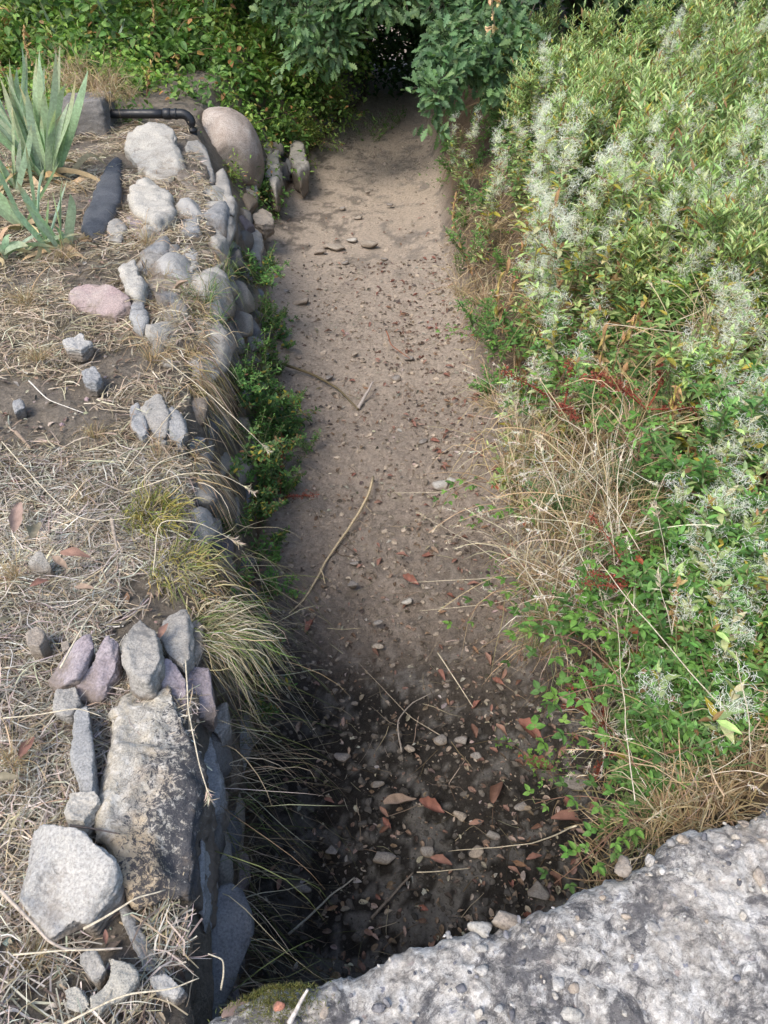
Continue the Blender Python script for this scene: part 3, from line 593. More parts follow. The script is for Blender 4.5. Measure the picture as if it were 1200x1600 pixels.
# ------------------------------------------------------------------ plant prototypes
GREENS = [(.28, .42, .13), (.23, .36, .12), (.36, .47, .16), (.17, .28, .09)]
def herb(hh=.6, nst=4, leaf=.04, pairs=18, cols=GREENS, w_=(4, 3, 2, 2), tpl=LANCE, lean=.25, yellow=.05, side=3, upr=0, label='', name='leafy_herb', cat='plant', fluff=0, stemc=(.16, .18, .08)):
    e = empty(name); st, lf, fl = MB(), MB(), MB()
    for s_ in range(nst):
        a = U(0, 6.28); d = nrm(np.array([math.cos(a) * lean * U(.3, 1.3), math.sin(a) * lean * U(.3, 1.3), 1])); L_ = hh * U(.75, 1.12)
        pth = arc_paths(np.array([[U(-.04, .04), U(-.04, .04), -.03]]), d[None], L_, .08, 8, .02)[0]
        st.tube(pth, np.linspace(.0035, .0015, 8), 4, np.array(stemc) * U(.8, 1.2), cap=False)
        axes = [(pth, L_, 1.0, pairs)]
        for q_ in range(side):
            f0 = U(.25, .9); i0 = f0 * 7; b0 = pth[int(i0)] + (pth[min(int(i0) + 1, 7)] - pth[int(i0)]) * (i0 % 1); an = U(0, 6.28)
            dd = nrm(np.array([math.cos(an), math.sin(an), U(.7, 1.3)])); l2 = U(.15, .35) * hh * (1.1 - f0 * .6)
            p_ = arc_paths(b0[None], dd[None], l2, .1, 8, .02)[0]; st.tube(p_, np.linspace(.002, .001, 8), 3, stemc, cap=False); axes.append((p_, l2, .85, max(4, int(pairs * l2 / L_ * 1.3))))
        for p_, l_, sf, np_ in axes:
            main = p_ is pth
            t = np.linspace(.12 if main else .2, 1, np_); t = np.repeat(t, 2) + U(-.01, .01, np_ * 2); t = np.clip(t, 0, .999); ii = (t * 7).astype(int); fr = (t * 7 - ii)[:, None]
            pos = p_[ii] * (1 - fr) + p_[np.minimum(ii + 1, 7)] * fr
            az = np.repeat(np.arange(np_) * 1.57 + U(0, 6), 2) + np.tile([0, math.pi], np_) + U(-.4, .4, np_ * 2)
            up = upr + U(-.1, .9, np_ * 2) + np.clip(t - .8, 0, 1) * 4
            d3 = nrm(np.stack([np.cos(az), np.sin(az), up], 1)); z3 = nrm(np.stack([-np.cos(az) * up, -np.sin(az) * up, np.ones(len(az))], 1) + .25 * rng.normal(size=(len(az), 3)))
            sz_ = leaf * sf * U(.6, 1.15, len(az)) * np.interp(t, [0, .5, .9, 1], [1.1, 1.05, .8, .55])
            cl_ = mixcols(len(az), list(cols) + [(.34, .29, .05), (.26, .15, .07)], list(w_) + [sum(w_) * yellow, sum(w_) * yellow])
            cl_ = cl_ * np.interp(t, [0, .6, 1], [.9, 1, 1.15])[:, None]
            lf.leaves(tpl, pos, d3, z3, sz_, cl_)
        if fluff:
            tt = np.concatenate([U(.55, 1, fluff)]); ii = np.minimum((tt * 7).astype(int), 6)
            anc_n = 8; anc = pth[np.clip((U(.62, 1.1, anc_n) * 7).round().astype(int), 0, 7)] + rng.normal(size=(anc_n, 3)) * [.024, .024, .035]
            c0 = anc[rng.randint(0, anc_n, fluff)] + rng.normal(size=(fluff, 3)) * .013
            dd = nrm(rng.normal(size=(fluff, 3)) + [0, 0, .25]); L2 = U(.012, .032, fluff)
            tq = np.linspace(0, 1, 6)[None, :, None]; nx = nrm(np.cross(dd, rng.normal(size=(fluff, 3))))
            pp = c0[:, None] + dd[:, None] * np.sin(tq * 1.9) * L2[:, None, None] * .7 + nx[:, None] * (1 - np.cos(tq * 2.4)) * L2[:, None, None] * .35
            fl.ribbons(pp, U(.0006, .0014, fluff), jit((.88, .86, .85), fluff, .08, .015), taper=False)
            # split pods, narrow curled
            np2 = 9; b2 = pth[np.clip((U(.5, .95, np2) * 7).astype(int), 0, 7)]; d2 = nrm(rng.normal(size=(np2, 3)) * [1, 1, .3] + [0, 0, .8]); pp = arc_paths(b2, d2, U(.04, .08, np2), .2, 5, .1)
            fl.ribbons(pp, .0035, jit((.42, .30, .24), np2, .2), taper=False)
    link('stem', st.mesh('stem', M_stem), e); link('foliage', lf.mesh('foliage', M_leaf), e)
    if fluff: link('seed_fluff', fl.mesh('seed_fluff', M_fluff), e)
    return tag(e, label, cat)
OLIVE = [(.34, .46, .19), (.42, .50, .20), (.28, .40, .17), (.48, .50, .26)]
herbs = [herb(.68, 7, .062, 22, lean=.16, side=5, label='h') for _ in range(3)] + [herb(.88, 8, .078, 24, lean=.1, upr=.7, tpl=SLIM, side=5, cols=OLIVE, yellow=.06, label='h') for _ in range(3)]
lows = [herb(.26, 6, .034, 9, lean=.8, side=3, cols=[(.12, .25, .06), (.16, .31, .08), (.085, .18, .05)], w_=(3, 3, 2), yellow=.01, tpl=tri_leaf([(0, .03), (.4, .17), (.75, .17), (1, .02)], .2, .2), name='low_herb', label='h') for _ in range(3)]
flufs = [herb(.85, 3, .07, 17, lean=.12, cols=OLIVE, w_=(3, 3, 2, 2), side=2, yellow=.13, fluff=f_, name='willowherb', label='h', stemc=(.2, .17, .09)) for f_ in (240, 420, 600)]
def bramble(nc=3, ln=.5, n_l=9, size=.075):
    e = empty('bramble'); st, lf = MB(), MB()
    for k in range(nc):
        a = U(0, 6.28); d = nrm(np.array([[math.cos(a), math.sin(a), .7]])); p_ = arc_paths(np.zeros((1, 3)), d, ln * U(.7, 1.2), .75, 10, .03)[0]
        st.tube(p_, np.linspace(.003, .0015, 10), 4, (.16, .09, .06), cap=False)
        t = np.linspace(.15, 1, n_l); ii = np.clip((t * 9).astype(int), 0, 9); pos = p_[ii]; az = a + np.where(np.arange(n_l) % 2, 1.2, -1.2) + U(-.5, .5, n_l)
        d3 = nrm(np.stack([np.cos(az), np.sin(az), U(0, .6, n_l)], 1)); z3 = nrm(np.stack([U(-.4, .3, n_l), U(-.7, .1, n_l), np.ones(n_l)], 1))
        pet = arc_paths(pos, d3, .03, .1, 3, 0); st.ribbons(pet, .002, (.13, .15, .06), taper=False)
        lf.leaves(TRI, pet[:, -1], d3, z3, size * U(.6, 1.1, n_l), mixcols(n_l, [(.12, .24, .045), (.16, .30, .06), (.08, .16, .04), (.35, .10, .05)], [4, 3, 3, .15]))
    link('cane', st.mesh('cane', M_stem), e); link('foliage', lf.mesh('foliage', M_leaf), e); return tag(e, 'b', 'bramble')
brams = [bramble() for _ in range(4)]
TAN = [(.40, .31, .18), (.34, .25, .14), (.48, .40, .27), (.27, .19, .11)]
def tuft(n_b, ln, spread=.7, droop=.5, cols=TAN, w_=(3, 3, 2, 1), wd=.003, heads=0, name='grass_tuft', lbl='t', seed_c=(.58, .50, .38), rad=.04, bias=(0, 0)):
    e = empty(name); b_ = MB()
    az = U(0, 6.28, n_b); rr_ = rad * np.sqrt(U(0, 1, n_b)); base = np.stack([rr_ * np.cos(az), rr_ * np.sin(az), np.full(n_b, -.015)], 1)
    sp = spread * U(.2, 1.2, n_b); d = nrm(np.stack([np.cos(az) * sp + bias[0], np.sin(az) * sp + bias[1], np.ones(n_b)], 1))
    pth = arc_paths(base, d, ln * U(.35, 1.1, n_b), droop * U(.2, 1.6, n_b), 7, .07); kn = rng.rand(n_b) < .25; pth[kn, 4:, 2] -= (ln * .18 * np.arange(1, 4))[None] * U(.3, 1, kn.sum())[:, None]; pth[:, 3:] += rng.normal(size=(n_b, 4, 3)) * ln * .008
    b_.ribbons(pth, wd * U(.6, 1.3, n_b), mixcols(n_b, cols, w_), taper=True); link('blades', b_.mesh('blades', M_straw), e)
    if heads:
        s_ = MB(); az = U(0, 6.28, heads); sp = spread * U(.5, 1.3, heads); d = nrm(np.stack([np.cos(az) * sp + bias[0], np.sin(az) * sp + bias[1], np.full(heads, .8)], 1))
        pth = arc_paths(np.zeros((heads, 3)), d, ln * U(1.0, 1.5, heads), droop * .7, 10, .02); s_.ribbons(pth, .0026, mixcols(heads, cols, w_) * 1.1, taper=False)
        link('stalks', s_.mesh('stalks', M_straw), e); h_ = MB()
        for i in range(heads):
            nb = 34; t = U(0, 1, nb); p0 = pth[i, -3] + (pth[i, -1] - pth[i, -3]) * t[:, None]; dd = nrm(nrm(pth[i, -1] - pth[i, -3])[None] + .5 * rng.normal(size=(nb, 3)))
            h_.leaves(NARROW, p0, dd, rng.normal(size=(nb, 3)), U(.008, .02, nb), jit(seed_c, nb, .12))
        link('seed_heads', h_.mesh('seed_heads', M_straw), e)
    return tag(e, lbl, 'grass')
dryt = [tuft(130, .34, .9, .7), tuft(100, .42, .8, .8, heads=4), tuft(70, .5, .9, .6, heads=7, wd=.0035)]
greent = [tuft(120, .32, .7, .7, cols=[(.12, .20, .06), (.16, .22, .08), (.36, .30, .16)], w_=(3, 2, 1)), tuft(100, .40, .6, .8, cols=[(.10, .18, .07), (.14, .20, .08), (.40, .34, .2)], w_=(3, 2, 1.5), wd=.005)]
def dock(hh=.3):
    e = empty('red_dock'); st, b_ = MB(), MB()
    for k in range(4):
        a = U(0, 6.28); p_ = arc_paths(np.zeros((1, 3)), nrm(np.array([[math.cos(a), math.sin(a), U(.6, 1.2)]])), hh * U(.7, 1.2), .2, 8, .04)[0]
        st.tube(p_, np.linspace(.003, .001, 8), 4, (.22, .06, .035), cap=False); nb = 150; t = U(.25, 1, nb) * 7; ii = np.minimum(t.astype(int), 6)
        pos = p_[ii] + (p_[ii + 1] - p_[ii]) * (t - ii)[:, None] + rng.normal(size=(nb, 3)) * .007
        b_.leaves(OVATE, pos, rng.normal(size=(nb, 3)), rng.normal(size=(nb, 3)), U(.005, .011, nb), jit((.20, .055, .035), nb, .3))
    link('stem', st.mesh('stem', M_stem), e); link('seeds', b_.mesh('seeds', M_dead), e); return tag(e, 'r', 'dock')
docks = [dock(), dock(.24)]
# ------------------------------------------------------------------ right bank planting
def zero(o): o.scale = (1, 1, 1)
def on(x, y, dz=0): return (float(x), float(y), float(gh(x, y, False)) + dz)
def hfac(x, y): return float(np.interp(y, [.9, 1.4, 2.2, 3.6, 6], [.28, .62, .9, 1.05, 1.1]))
# continuous undergrowth: small leaves and dead stems nobody could count
n_ = 42000; Y = .95 + 9.5 * U(0, 1, n_) ** 1.25; off = U(-.22, 1, n_); X = I(Y, XU) + np.where(off < 0, off, off ** 1.2 * 4.2); Z = gh(X, Y, False) + U(0, .26, n_) * np.array([hfac(0, y) for y in Y]) + .01
keep = ~((Y < 1.25) & (X < 1.2)); X, Y, Z = X[keep], Y[keep], Z[keep]; n_ = len(X); ug = MB()
for k_, tpl in enumerate((LANCE, OVATE, TRI, FIVE)):
    i = rng.randint(0, 4, n_) == k_; nn = i.sum()
    az = U(0, 6.28, nn); d3 = nrm(np.stack([np.cos(az), np.sin(az), U(-.2, .8, nn)], 1)); z3 = nrm(rng.normal(size=(nn, 3)) * .5 + [-.3, -.3, 1])
    ug.leaves(tpl, np.stack([X[i], Y[i], Z[i]], 1), d3, z3, U(.022, .05, nn), mixcols(nn, [(.15, .26, .08), (.20, .32, .10), (.10, .18, .06), (.35, .27, .15)], [3, 3, 2, 1]))
tag(ug.obj('undergrowth', M_leaf), 'tangled low green leaves between the taller plants on the right bank', 'undergrowth', kind='stuff')
def straw_field(n_, xf, yf, ln, wd, cols, w_, up=.25, lift=(0, .03), patch=False, patch_thr=-.1):
    mb = MB(); Y = yf(n_); X = xf(Y, n_)
    if patch:
        k_ = fbm(p2(X, Y), 2.6, 3, 33) + .35 * fbm(p2(X, Y), 11, 2, 34) > patch_thr + U(-.12, .12, n_) + .14 * np.exp(-((X + 1.25) ** 2 / .12 + (Y - 2.7) ** 2 / .25)); X, Y = X[k_], Y[k_]; n_ = len(X)
    Z = gh(X, Y) + U(lift[0], lift[1], n_); az = U(0, 6.28, n_)
    d = nrm(np.stack([np.cos(az), np.sin(az), U(-.05, up, n_)], 1)); L_ = ln * U(.4, 1.2, n_) * 1.0; base = np.stack([X, Y, Z], 1) - d * L_[:, None] * .5 * [1, 1, 0]
    p_ = arc_paths(base, d, L_, U(.0, .3, n_), 5, .06)
    g_ = gh(p_[..., 0], p_[..., 1], False); 
    # rest on the ground rather than pass through it, unless it hangs over an edge
    p_[..., 2] = np.where(g_ > p_[..., 2] - .004, np.maximum(p_[..., 2], np.minimum(g_ + .006, p_[..., 2] + .1)), p_[..., 2])
    tone = (1 + .35 * fbm(p2(X, Y), 3.5, 3, 55) + .2 * fbm(p2(X, Y), 14, 2, 56))[:, None]
    mb.ribbons(p_, wd * U(.5, 1.5, n_), mixcols(n_, cols, w_, .22) * tone, side=np.broadcast_to(np.array([0, 0, 1.]), (n_, 1, 3)) + .7 * rng.normal(size=(n_, 1, 3)), taper=True); return mb
GREYSTRAW = [(.47, .43, .37), (.36, .32, .27), (.54, .51, .45), (.22, .18, .14), (.44, .36, .25)]
near = straw_field(36000, lambda y, n: np.minimum(I(y, XT), I(y, XB)) - .01 - 1.3 * U(0, 1, n) ** 1.0, lambda n: .1 + 2.2 * U(0, 1, n), .12, .0028, GREYSTRAW, (3, 3, 2, 2, 2), .35, (0, .03), patch=True, patch_thr=-.24)
tag(near.obj('dry_grass', M_straw), 'matted grey dead grass covering the near left bank', 'grass', kind='stuff')
mid = straw_field(30000, lambda y, n: np.minimum(I(y, XT), I(y, XB)) - .03 - 2.2 * U(0, 1, n) ** 1.1, lambda n: 2.2 + 4.6 * U(0, 1, n), .15, .0038, [(.46, .39, .29), (.37, .30, .22), (.54, .48, .38), (.24, .19, .13)], (3, 3, 2, 2), .35, (0, .035), patch=True, patch_thr=-.30)
tag(mid.obj('dry_grass', M_straw), 'yellowish matted dead grass covering the left bank from its middle to the iris', 'grass', kind='stuff')
rs = straw_field(9000, lambda y, n: I(y, XU) + U(-.25, .9, n), lambda n: .98 + 4.5 * U(0, 1, n) ** 1.3, .22, .0032, TAN, (3, 3, 2, 1), .9, (0, .14))
tag(rs.obj('dry_grass', M_straw), 'tan dead grass tangled through the green edge of the right bank', 'grass', kind='stuff')
bd = straw_field(900, lambda y, n: I(y, XB) + (I(y, XR) - I(y, XB)) * U(0, 1, n) ** .8, lambda n: .5 + 6 * U(0, 1, n) ** 1.6, .16, .0022, [(.30, .25, .18), (.22, .18, .13), (.36, .32, .25), (.1, .075, .05)], (2, 3, 1, 3), .12, (0, .012))
tag(bd.obj('plant_litter', M_straw), 'fine dead stalks strewn over the ditch bed', 'litter', kind='stuff')
bh = straw_field(2600, lambda y, n: I(y, XR) + (I(y, XU) - I(y, XR)) * U(0, 1, n), lambda n: 1.6 + 5 * U(0, 1, n), .24, .003, TAN, (2, 3, 2, 2), -.2, (0, .05))
tag(bh.obj('hanging_dry_grass', M_straw), 'dead grass hanging down the bare face of the right bank', 'grass', kind='stuff')

cnt = dict(h=0)
pts_used = []
def poisson(n, xf, yf, dmin):
    out = []
    for _ in range(n * 8):
        y = yf(); x = xf(y)
        if all((x - a) ** 2 + (y - b) ** 2 > (dmin * (.6 + .1 * y)) ** 2 for a, b in out): out.append((x, y))
        if len(out) >= n: break
    return out
GL = 'leafy herbs crowding the right bank'
for (x, y) in poisson(290, lambda y: I(y, XU) + (rng.rand() ** 1.1) * min(3.8, .5 + y * .55) - .05, lambda: 1.15 + 8.0 * rng.rand() ** 1.35, .11):
    o_ = place(herbs[rng.randint(3) if y < 2.5 else (rng.randint(6) if y < 4.2 else rng.choice([0, 1, 3, 4, 5, 3, 4, 5]))], on(x, y), U(0, 6.28), hfac(x, y) * U(.75, 1.1), (U(-.12, .12), U(-.25, .05)), 'bushy green leafy herb among the dense growth of the right bank', GL)
FL = 'willowherbs gone to white seed on the right bank'
fpts = [(870, 130, 1.6), (900, 210, 1.6), (850, 170, 1.6), (1000, 200, 1.65), (1010, 250, 1.6), (1060, 190, 1.65), (1100, 120, 1.7), (1150, 90, 1.7), (915, 330, 1.6), (1000, 290, 1.6), (1060, 300, 1.6), (1125, 300, 1.6), (1110, 250, 1.65), (880, 380, 1.5), (1180, 380, 1.6), (1190, 460, 1.6), (1150, 200, 1.7), (840, 90, 1.6), (1060, 20, 1.75), (1180, 20, 1.8), (930, 250, 1.6), (960, 130, 1.65), (1140, 560, 1.5), (1170, 680, 1.45), (1130, 790, 1.4), (1185, 760, 1.45), (1160, 960, 1.3), (1190, 550, 1.55), (725, 190, 1.1), (880, 270, 1.55), (1040, 150, 1.7), (1175, 150, 1.7), (760, 230, 1.2), (1185, 880, 1.35), (1075, 60, 1.75), (850, 260, 1.5), (840, 150, 1.5), (875, 180, 1.6), (905, 300, 1.55), (925, 360, 1.5), (990, 240, 1.6), (1015, 215, 1.65), (1030, 170, 1.65), (1085, 290, 1.6), (1130, 320, 1.6), (1165, 420, 1.6), (1195, 500, 1.55), (1060, 40, 1.75), (1165, 60, 1.75), (865, 100, 1.6), (1190, 640, 1.45), (1180, 440, 1.6), (1150, 470, 1.55), (1190, 580, 1.5), (1165, 540, 1.5), (1150, 700, 1.4), (1190, 800, 1.4), (1170, 750, 1.4), (1130, 280, 1.65), (1100, 330, 1.6), (1195, 380, 1.6), (1190, 330, 1.6), (1195, 250, 1.65)]
for i, (a_, b_, hh_) in enumerate(fpts):
    c_ = P(a_, b_, hh_); g_ = float(gh(c_[0], c_[1], False)); s_ = max(.25, (hh_ - g_) / .80) 
    place(flufs[i % 3 if c_[1] > 3.2 else 0], (c_[0], c_[1], g_), U(0, 6.28), min(s_, 1.15), (U(-.05, .05), U(-.05, .05)), 'tall willowherb topped with curly white seed fluff on the right bank', FL)
GB = 'brambles trailing along the right bank'
bp = [(745, 520, .8), (775, 560, .8), (820, 560, .85), (900, 560, 1.1), (930, 590, 1.1), (960, 570, 1.1), (870, 620, 1.0), (790, 680, .75), (810, 790, .7), (850, 830, .8), (770, 870, .25), (900, 900, .9), (960, 950, 1.0), (880, 1010, .8), (930, 970, .95), (1000, 1010, 1.0), (1030, 930, 1.1), (930, 1070, .8), (990, 1060, 1.0), (960, 1110, .9), (870, 1070, .55), (1000, 1180, .95), (1020, 1240, 1.0), (1010, 1265, .98), (840, 540, .9), (1050, 1000, 1.1), (1080, 960, 1.1), (900, 840, 1.0), (760, 740, .6), (1000, 700, 1.2), (880, 1155, .4), (920, 1125, .6), (815, 1160, .15), (865, 1200, .15), (1090, 1060, 1.1), (830, 900, .75), (970, 850, 1.1)]
for i, (a_, b_, hh_) in enumerate(bp):
    if i % 3 == 1 and hh_ > .6: continue
    c_ = P(a_, b_, hh_); small = hh_ < .5 or (b_ > 1000 and hh_ < .92)
    place(brams[i % 4], (c_[0], c_[1], max(c_[2] - .05, float(gh(c_[0], c_[1], False)))), U(0, 6.28), .28 if small else U(.5, .75), (0, 0), 'trailing bramble with bright green three part leaves on the right bank', GB)
GD = 'dry grass tufts on the right bank'
for i, (a_, b_, hh_, s_) in enumerate([(760, 440, .8, 1), (720, 430, .7, .8), (830, 660, .9, 1), (880, 700, 1.0, 1.1), (930, 680, 1.1, 1.1), (820, 750, .75, 1), (870, 790, .9, 1.1), (930, 800, 1.0, 1.1), (850, 870, .75, 1.), (900, 870, .9, 1.0), (960, 760, 1.1, 1.1), (800, 700, .7, .9), (1060, 1230, .98, .8), (1110, 1250, 1.0, .8), (1160, 1220, 1.0, .8), (1190, 1190, 1.0, .8), (1040, 1280, .97, .6), (1000, 640, 1.2, 1), (1050, 600, 1.2, 1), (860, 470, 1.0, .9), (780, 600, .7, .9), (890, 930, .85, 1), (850, 980, .65, .8), (1140, 1190, 1.0, .8), (1000, 780, 1.1, 1.0), (1080, 520, 1.3, 1.), (770, 330, .8, .8), (750, 250, .8, .8), (1120, 480, 1.4, .9)]):
    c_ = P(a_, b_, hh_); place(dryt[i % 3], (c_[0], c_[1], max(float(gh(c_[0], c_[1], False)), c_[2] - .12)), U(0, 6.28), s_, (U(-.1, .1), -.25), 'arching tuft of tan dry grass on the edge of the right bank', GD)
GG = 'green grass tufts on the right bank'
for i, (a_, b_, hh_, s_) in enumerate([(860, 950, .8, .8), (1060, 1110, 1.0, .8), (1020, 1120, .95, .8), (880, 760, .95, .9), (1040, 830, 1.1, .9), (980, 720, 1.1, .8), (1010, 1270, .9, .5), (1110, 1150, 1.0, .7), (1180, 310, 1.6, 1)]):
    c_ = P(a_, b_, hh_); place(greent[i % 2], (c_[0], c_[1], c_[2] - .1), U(0, 6.28), s_, (0, -.2), 'drooping tuft of green grass mixed into the right bank growth', GG)
for i in range(75):
    y = 1.5 + 7.6 * rng.rand() ** 1.2; xr_, xu_ = I(y, XR), I(y, XU); f_ = rng.rand() ** .9; x = xr_ + .06 + (xu_ - xr_) * f_
    if y > 3 and y < 3.8 and f_ < .4: continue
    k = rng.randint(5)
    if k < 2: place(lows[rng.randint(3)], on(x, y, -.02), U(0, 6), U(.7, 1.25) * (1.1 if y > 3 else .8), (0, -.45), 'low green herb clinging to the face of the right bank', 'herbs on the face of the right bank')
    elif k < 4: place(dryt[rng.randint(3)], on(x, y, -.02), U(0, 6), U(.5, .85), (-.1, -.6), 'dry grass tuft hanging from the face of the right bank', 'dry tufts on the face of the right bank')
    else: place(brams[rng.randint(4)], on(x, y, .02), U(0, 6), U(.5, .7), (0, -.3), 'bramble shoot trailing down the face of the right bank', 'brambles on the face of the right bank')
palet = [tuft(45, .38, .8, .55, cols=[(.56, .50, .38), (.50, .43, .30), (.60, .56, .46)], w_=(1, 1, 1), wd=.0026, heads=6, seed_c=(.66, .60, .50)) for _ in range(2)]
for i, (a_, b_, hh_, s_) in enumerate([(900, 720, 1.1, 1), (930, 820, 1.05, 1), (880, 850, .95, 1), (830, 830, .8, .9), (960, 700, 1.15, 1), (920, 900, 1.0, .9), (870, 920, .85, .9), (980, 800, 1.15, .9), (1000, 950, 1.05, .8), (1090, 1180, 1.0, .7), (820, 620, .9, .9), (840, 720, .9, .9), (960, 1090, .95, .6)]):
    c_ = P(a_, b_, hh_); place(palet[i % 2], (c_[0], c_[1], c_[2] - .12), U(0, 6), s_, (0, -.25), 'bleached grass tuft with pale seed heads arching over the right bank edge', 'bleached seeding tufts on the right bank')
for i, (a_, b_, hh_, s_, lb) in enumerate([(880, 640, 1.0, 1.2, 'rusty red dock stalks leaning over dry grass in the middle of the right bank'), (1010, 640, 1.15, 1.2, 'red dock stalks right of the middle of the right bank beside fluff'), (1000, 920, 1.0, .9, 'dark red dock stalks among bramble leaves at lower right'), (945, 1180, .45, .9, 'deep red dock stalks hanging over the dark lower bed'), (925, 1110, .6, .6, 'small red dock stalk just above the one over the dark bed'), (365, 620, .45, .8, 'red dock stalk in the green plants under the left wall'), (440, 780, .05, 1.2, 'thin dark red stalks rising from the shaded left side of the bed')]):
    place(docks[i % 2], P(a_, b_, hh_), U(0, 6), s_, (0, 0), lb)
LW = 'low green herbs along the lower right bank'
for i, (a_, b_, hh_, s_) in enumerate([(1090, 900, 1.1, 1), (1140, 900, 1.15, 1), (1190, 850, 1.2, 1), (1110, 1010, 1.05, .9), (1150, 1050, 1.05, .9), (1190, 1010, 1.1, .9), (1090, 1120, 1.0, .8), (1060, 1050, 1.0, .8), (1190, 1100, 1.0, .8), (1150, 640, 1.35, 1.1), (1190, 620, 1.35, 1.1), (1130, 720, 1.25, 1.1), (1060, 740, 1.15, 1), (1080, 690, 1.2, 1), (1180, 750, 1.2, 1), (1010, 1180, .85, .6), (1030, 1140, .9, .6), (1130, 1130, 1.0, .7), (770, 590, .6, .7), (750, 480, .7, .8), (780, 520, .8, .9), (1170, 930, 1.1, .9), (730, 370, .8, .9), (745, 300, .85, .9), (710, 250, .7, .8), (1195, 920, 1.15, .9), (1100, 820, 1.15, 1), (1120, 950, 1.1, .9), (1060, 980, 1.05, .8), (1170, 870, 1.15, .9), (1130, 830, 1.15, .9), (1190, 1060, 1.05, .8), (1110, 1080, 1.0, .8), (1040, 1030, 1.0, .7), (960, 920, .95, .7), (900, 960, .85, .6), (1000, 880, 1.05, .8), (940, 620, 1.1, .8), (830, 520, .85, .9), (800, 490, .8, .9), (880, 520, 1.0, 1), (1040, 1180, .9, .6), (1010, 1220, .85, .5), (850, 420, .95, 1), (960, 1040, .9, .6), (820, 600, .8, .7)]):
    c_ = P(a_, b_, hh_); place(lows[i % 3], (c_[0], c_[1], c_[2] - .13 * s_), U(0, 6), s_ * 1.35, (0, -.1), 'low bushy fresh green herb at the lower right bank', LW)
# ------------------------------------------------------------------ left side plants
LH = 'green herbs rooted at the foot of the left wall'
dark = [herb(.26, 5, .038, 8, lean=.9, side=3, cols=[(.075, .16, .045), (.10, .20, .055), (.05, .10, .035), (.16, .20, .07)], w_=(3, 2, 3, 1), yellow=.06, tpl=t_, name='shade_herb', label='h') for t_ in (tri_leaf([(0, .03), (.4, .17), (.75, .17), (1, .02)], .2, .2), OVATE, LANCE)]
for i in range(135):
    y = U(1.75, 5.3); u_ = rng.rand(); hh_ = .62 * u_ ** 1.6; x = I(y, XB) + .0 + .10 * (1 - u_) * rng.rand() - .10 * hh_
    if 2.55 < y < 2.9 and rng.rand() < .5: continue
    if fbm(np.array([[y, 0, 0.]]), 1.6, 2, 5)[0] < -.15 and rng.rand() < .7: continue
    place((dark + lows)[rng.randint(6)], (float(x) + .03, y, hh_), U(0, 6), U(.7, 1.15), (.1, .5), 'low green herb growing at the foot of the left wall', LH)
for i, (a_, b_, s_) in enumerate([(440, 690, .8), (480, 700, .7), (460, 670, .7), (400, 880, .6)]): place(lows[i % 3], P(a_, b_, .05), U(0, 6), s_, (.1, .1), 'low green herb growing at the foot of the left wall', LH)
n_ = 5200; Y = U(1.45, 5.5, n_); xt_ = np.minimum(I(Y, XT), I(Y, XB)); base = np.stack([xt_ + U(-.05, .04, n_), Y, I(Y, HL) - .04 + U(-.12, .03, n_)], 1)
base = base[(fbm(base, 3.0, 2, 77) > -.05) & ((base[:, 1] < 3.7) | (rng.rand(len(base)) < .35))]; n_ = len(base); Y2 = base[:, 1]; d = nrm(np.stack([U(.05, .7, n_), U(-.7, .5, n_), U(-.2, .6, n_)], 1))
hg = MB(); hg.ribbons(arc_paths(base, d, np.where(Y2 > 3.7, .10, .17) * U(.5, 1.3, n_), U(.8, 2.2, n_), 6, .05), .0034, mixcols(n_, [(.44, .36, .25), (.36, .27, .16), (.52, .45, .34), (.24, .17, .10), (.30, .27, .10)], (3, 3, 2, 2, 1)))
tag(hg.obj('hanging_dry_grass', M_straw), 'dead grass spilling over the edge of the left wall', 'grass', kind='stuff')
n_ = 430; Y = U(.55, 2.2, n_); base = np.stack([I(Y, XB) + U(-.02, .05, n_), Y, U(.05, .75, n_)], 1); d = nrm(np.stack([U(.3, 1.4, n_), U(-.8, .8, n_), U(-.3, .8, n_)], 1))
hg = MB(); hg.ribbons(arc_paths(base, d, U(.1, .42, n_), U(.4, 1.3, n_), 7, .06), .0024, mixcols(n_, [(.34, .30, .22), (.22, .19, .13), (.12, .15, .06), (.42, .38, .29)], (3, 3, 2, 1)))
tag(hg.obj('shaded_grass', M_straw), 'thin grass hanging in the dark below the near wall', 'grass', kind='stuff')
bigt = tuft(430, .25, .5, .9, cols=[(.38, .34, .24), (.16, .22, .07), (.30, .27, .16), (.44, .40, .31)], w_=(3, 2.5, 3, 2), wd=.0028, rad=.07, bias=(1.0, -.25), name='grass_tuft', lbl='thick drooping grass tuft, grey tipped and green, spilling from the wall beside the mauve slabs')
bigt.location = P(322, 985, .90); bigt['category'] = 'grass'
t2 = tuft(260, .20, .5, .6, cols=[(.34, .29, .08), (.22, .25, .07), (.42, .36, .2)], w_=(3, 3, 2), wd=.0035, rad=.09, bias=(.3, -.3), lbl='short yellow green grass tuft on the near wall edge'); t2.location = P(235, 800, .95)
t3 = tuft(200, .20, .5, .7, cols=[(.30, .26, .08), (.20, .24, .08), (.42, .36, .2)], w_=(3, 3, 3), wd=.003, rad=.09, bias=(.5, -.3), lbl='yellowing grass tuft below the other one at the near wall edge'); t3.location = P(275, 880, .94)
for i, (a_, b_, hh_, s_) in enumerate([(320, 470, .9, .9), (330, 520, .8, .9), (345, 440, .8, 1.0)]):
    o_ = place(greent[i % 2], P(a_, b_, hh_), U(0, 6), s_, (.2, .35), 'long green blades arching out from the left wall over the ditch', 'green grass on the left wall')
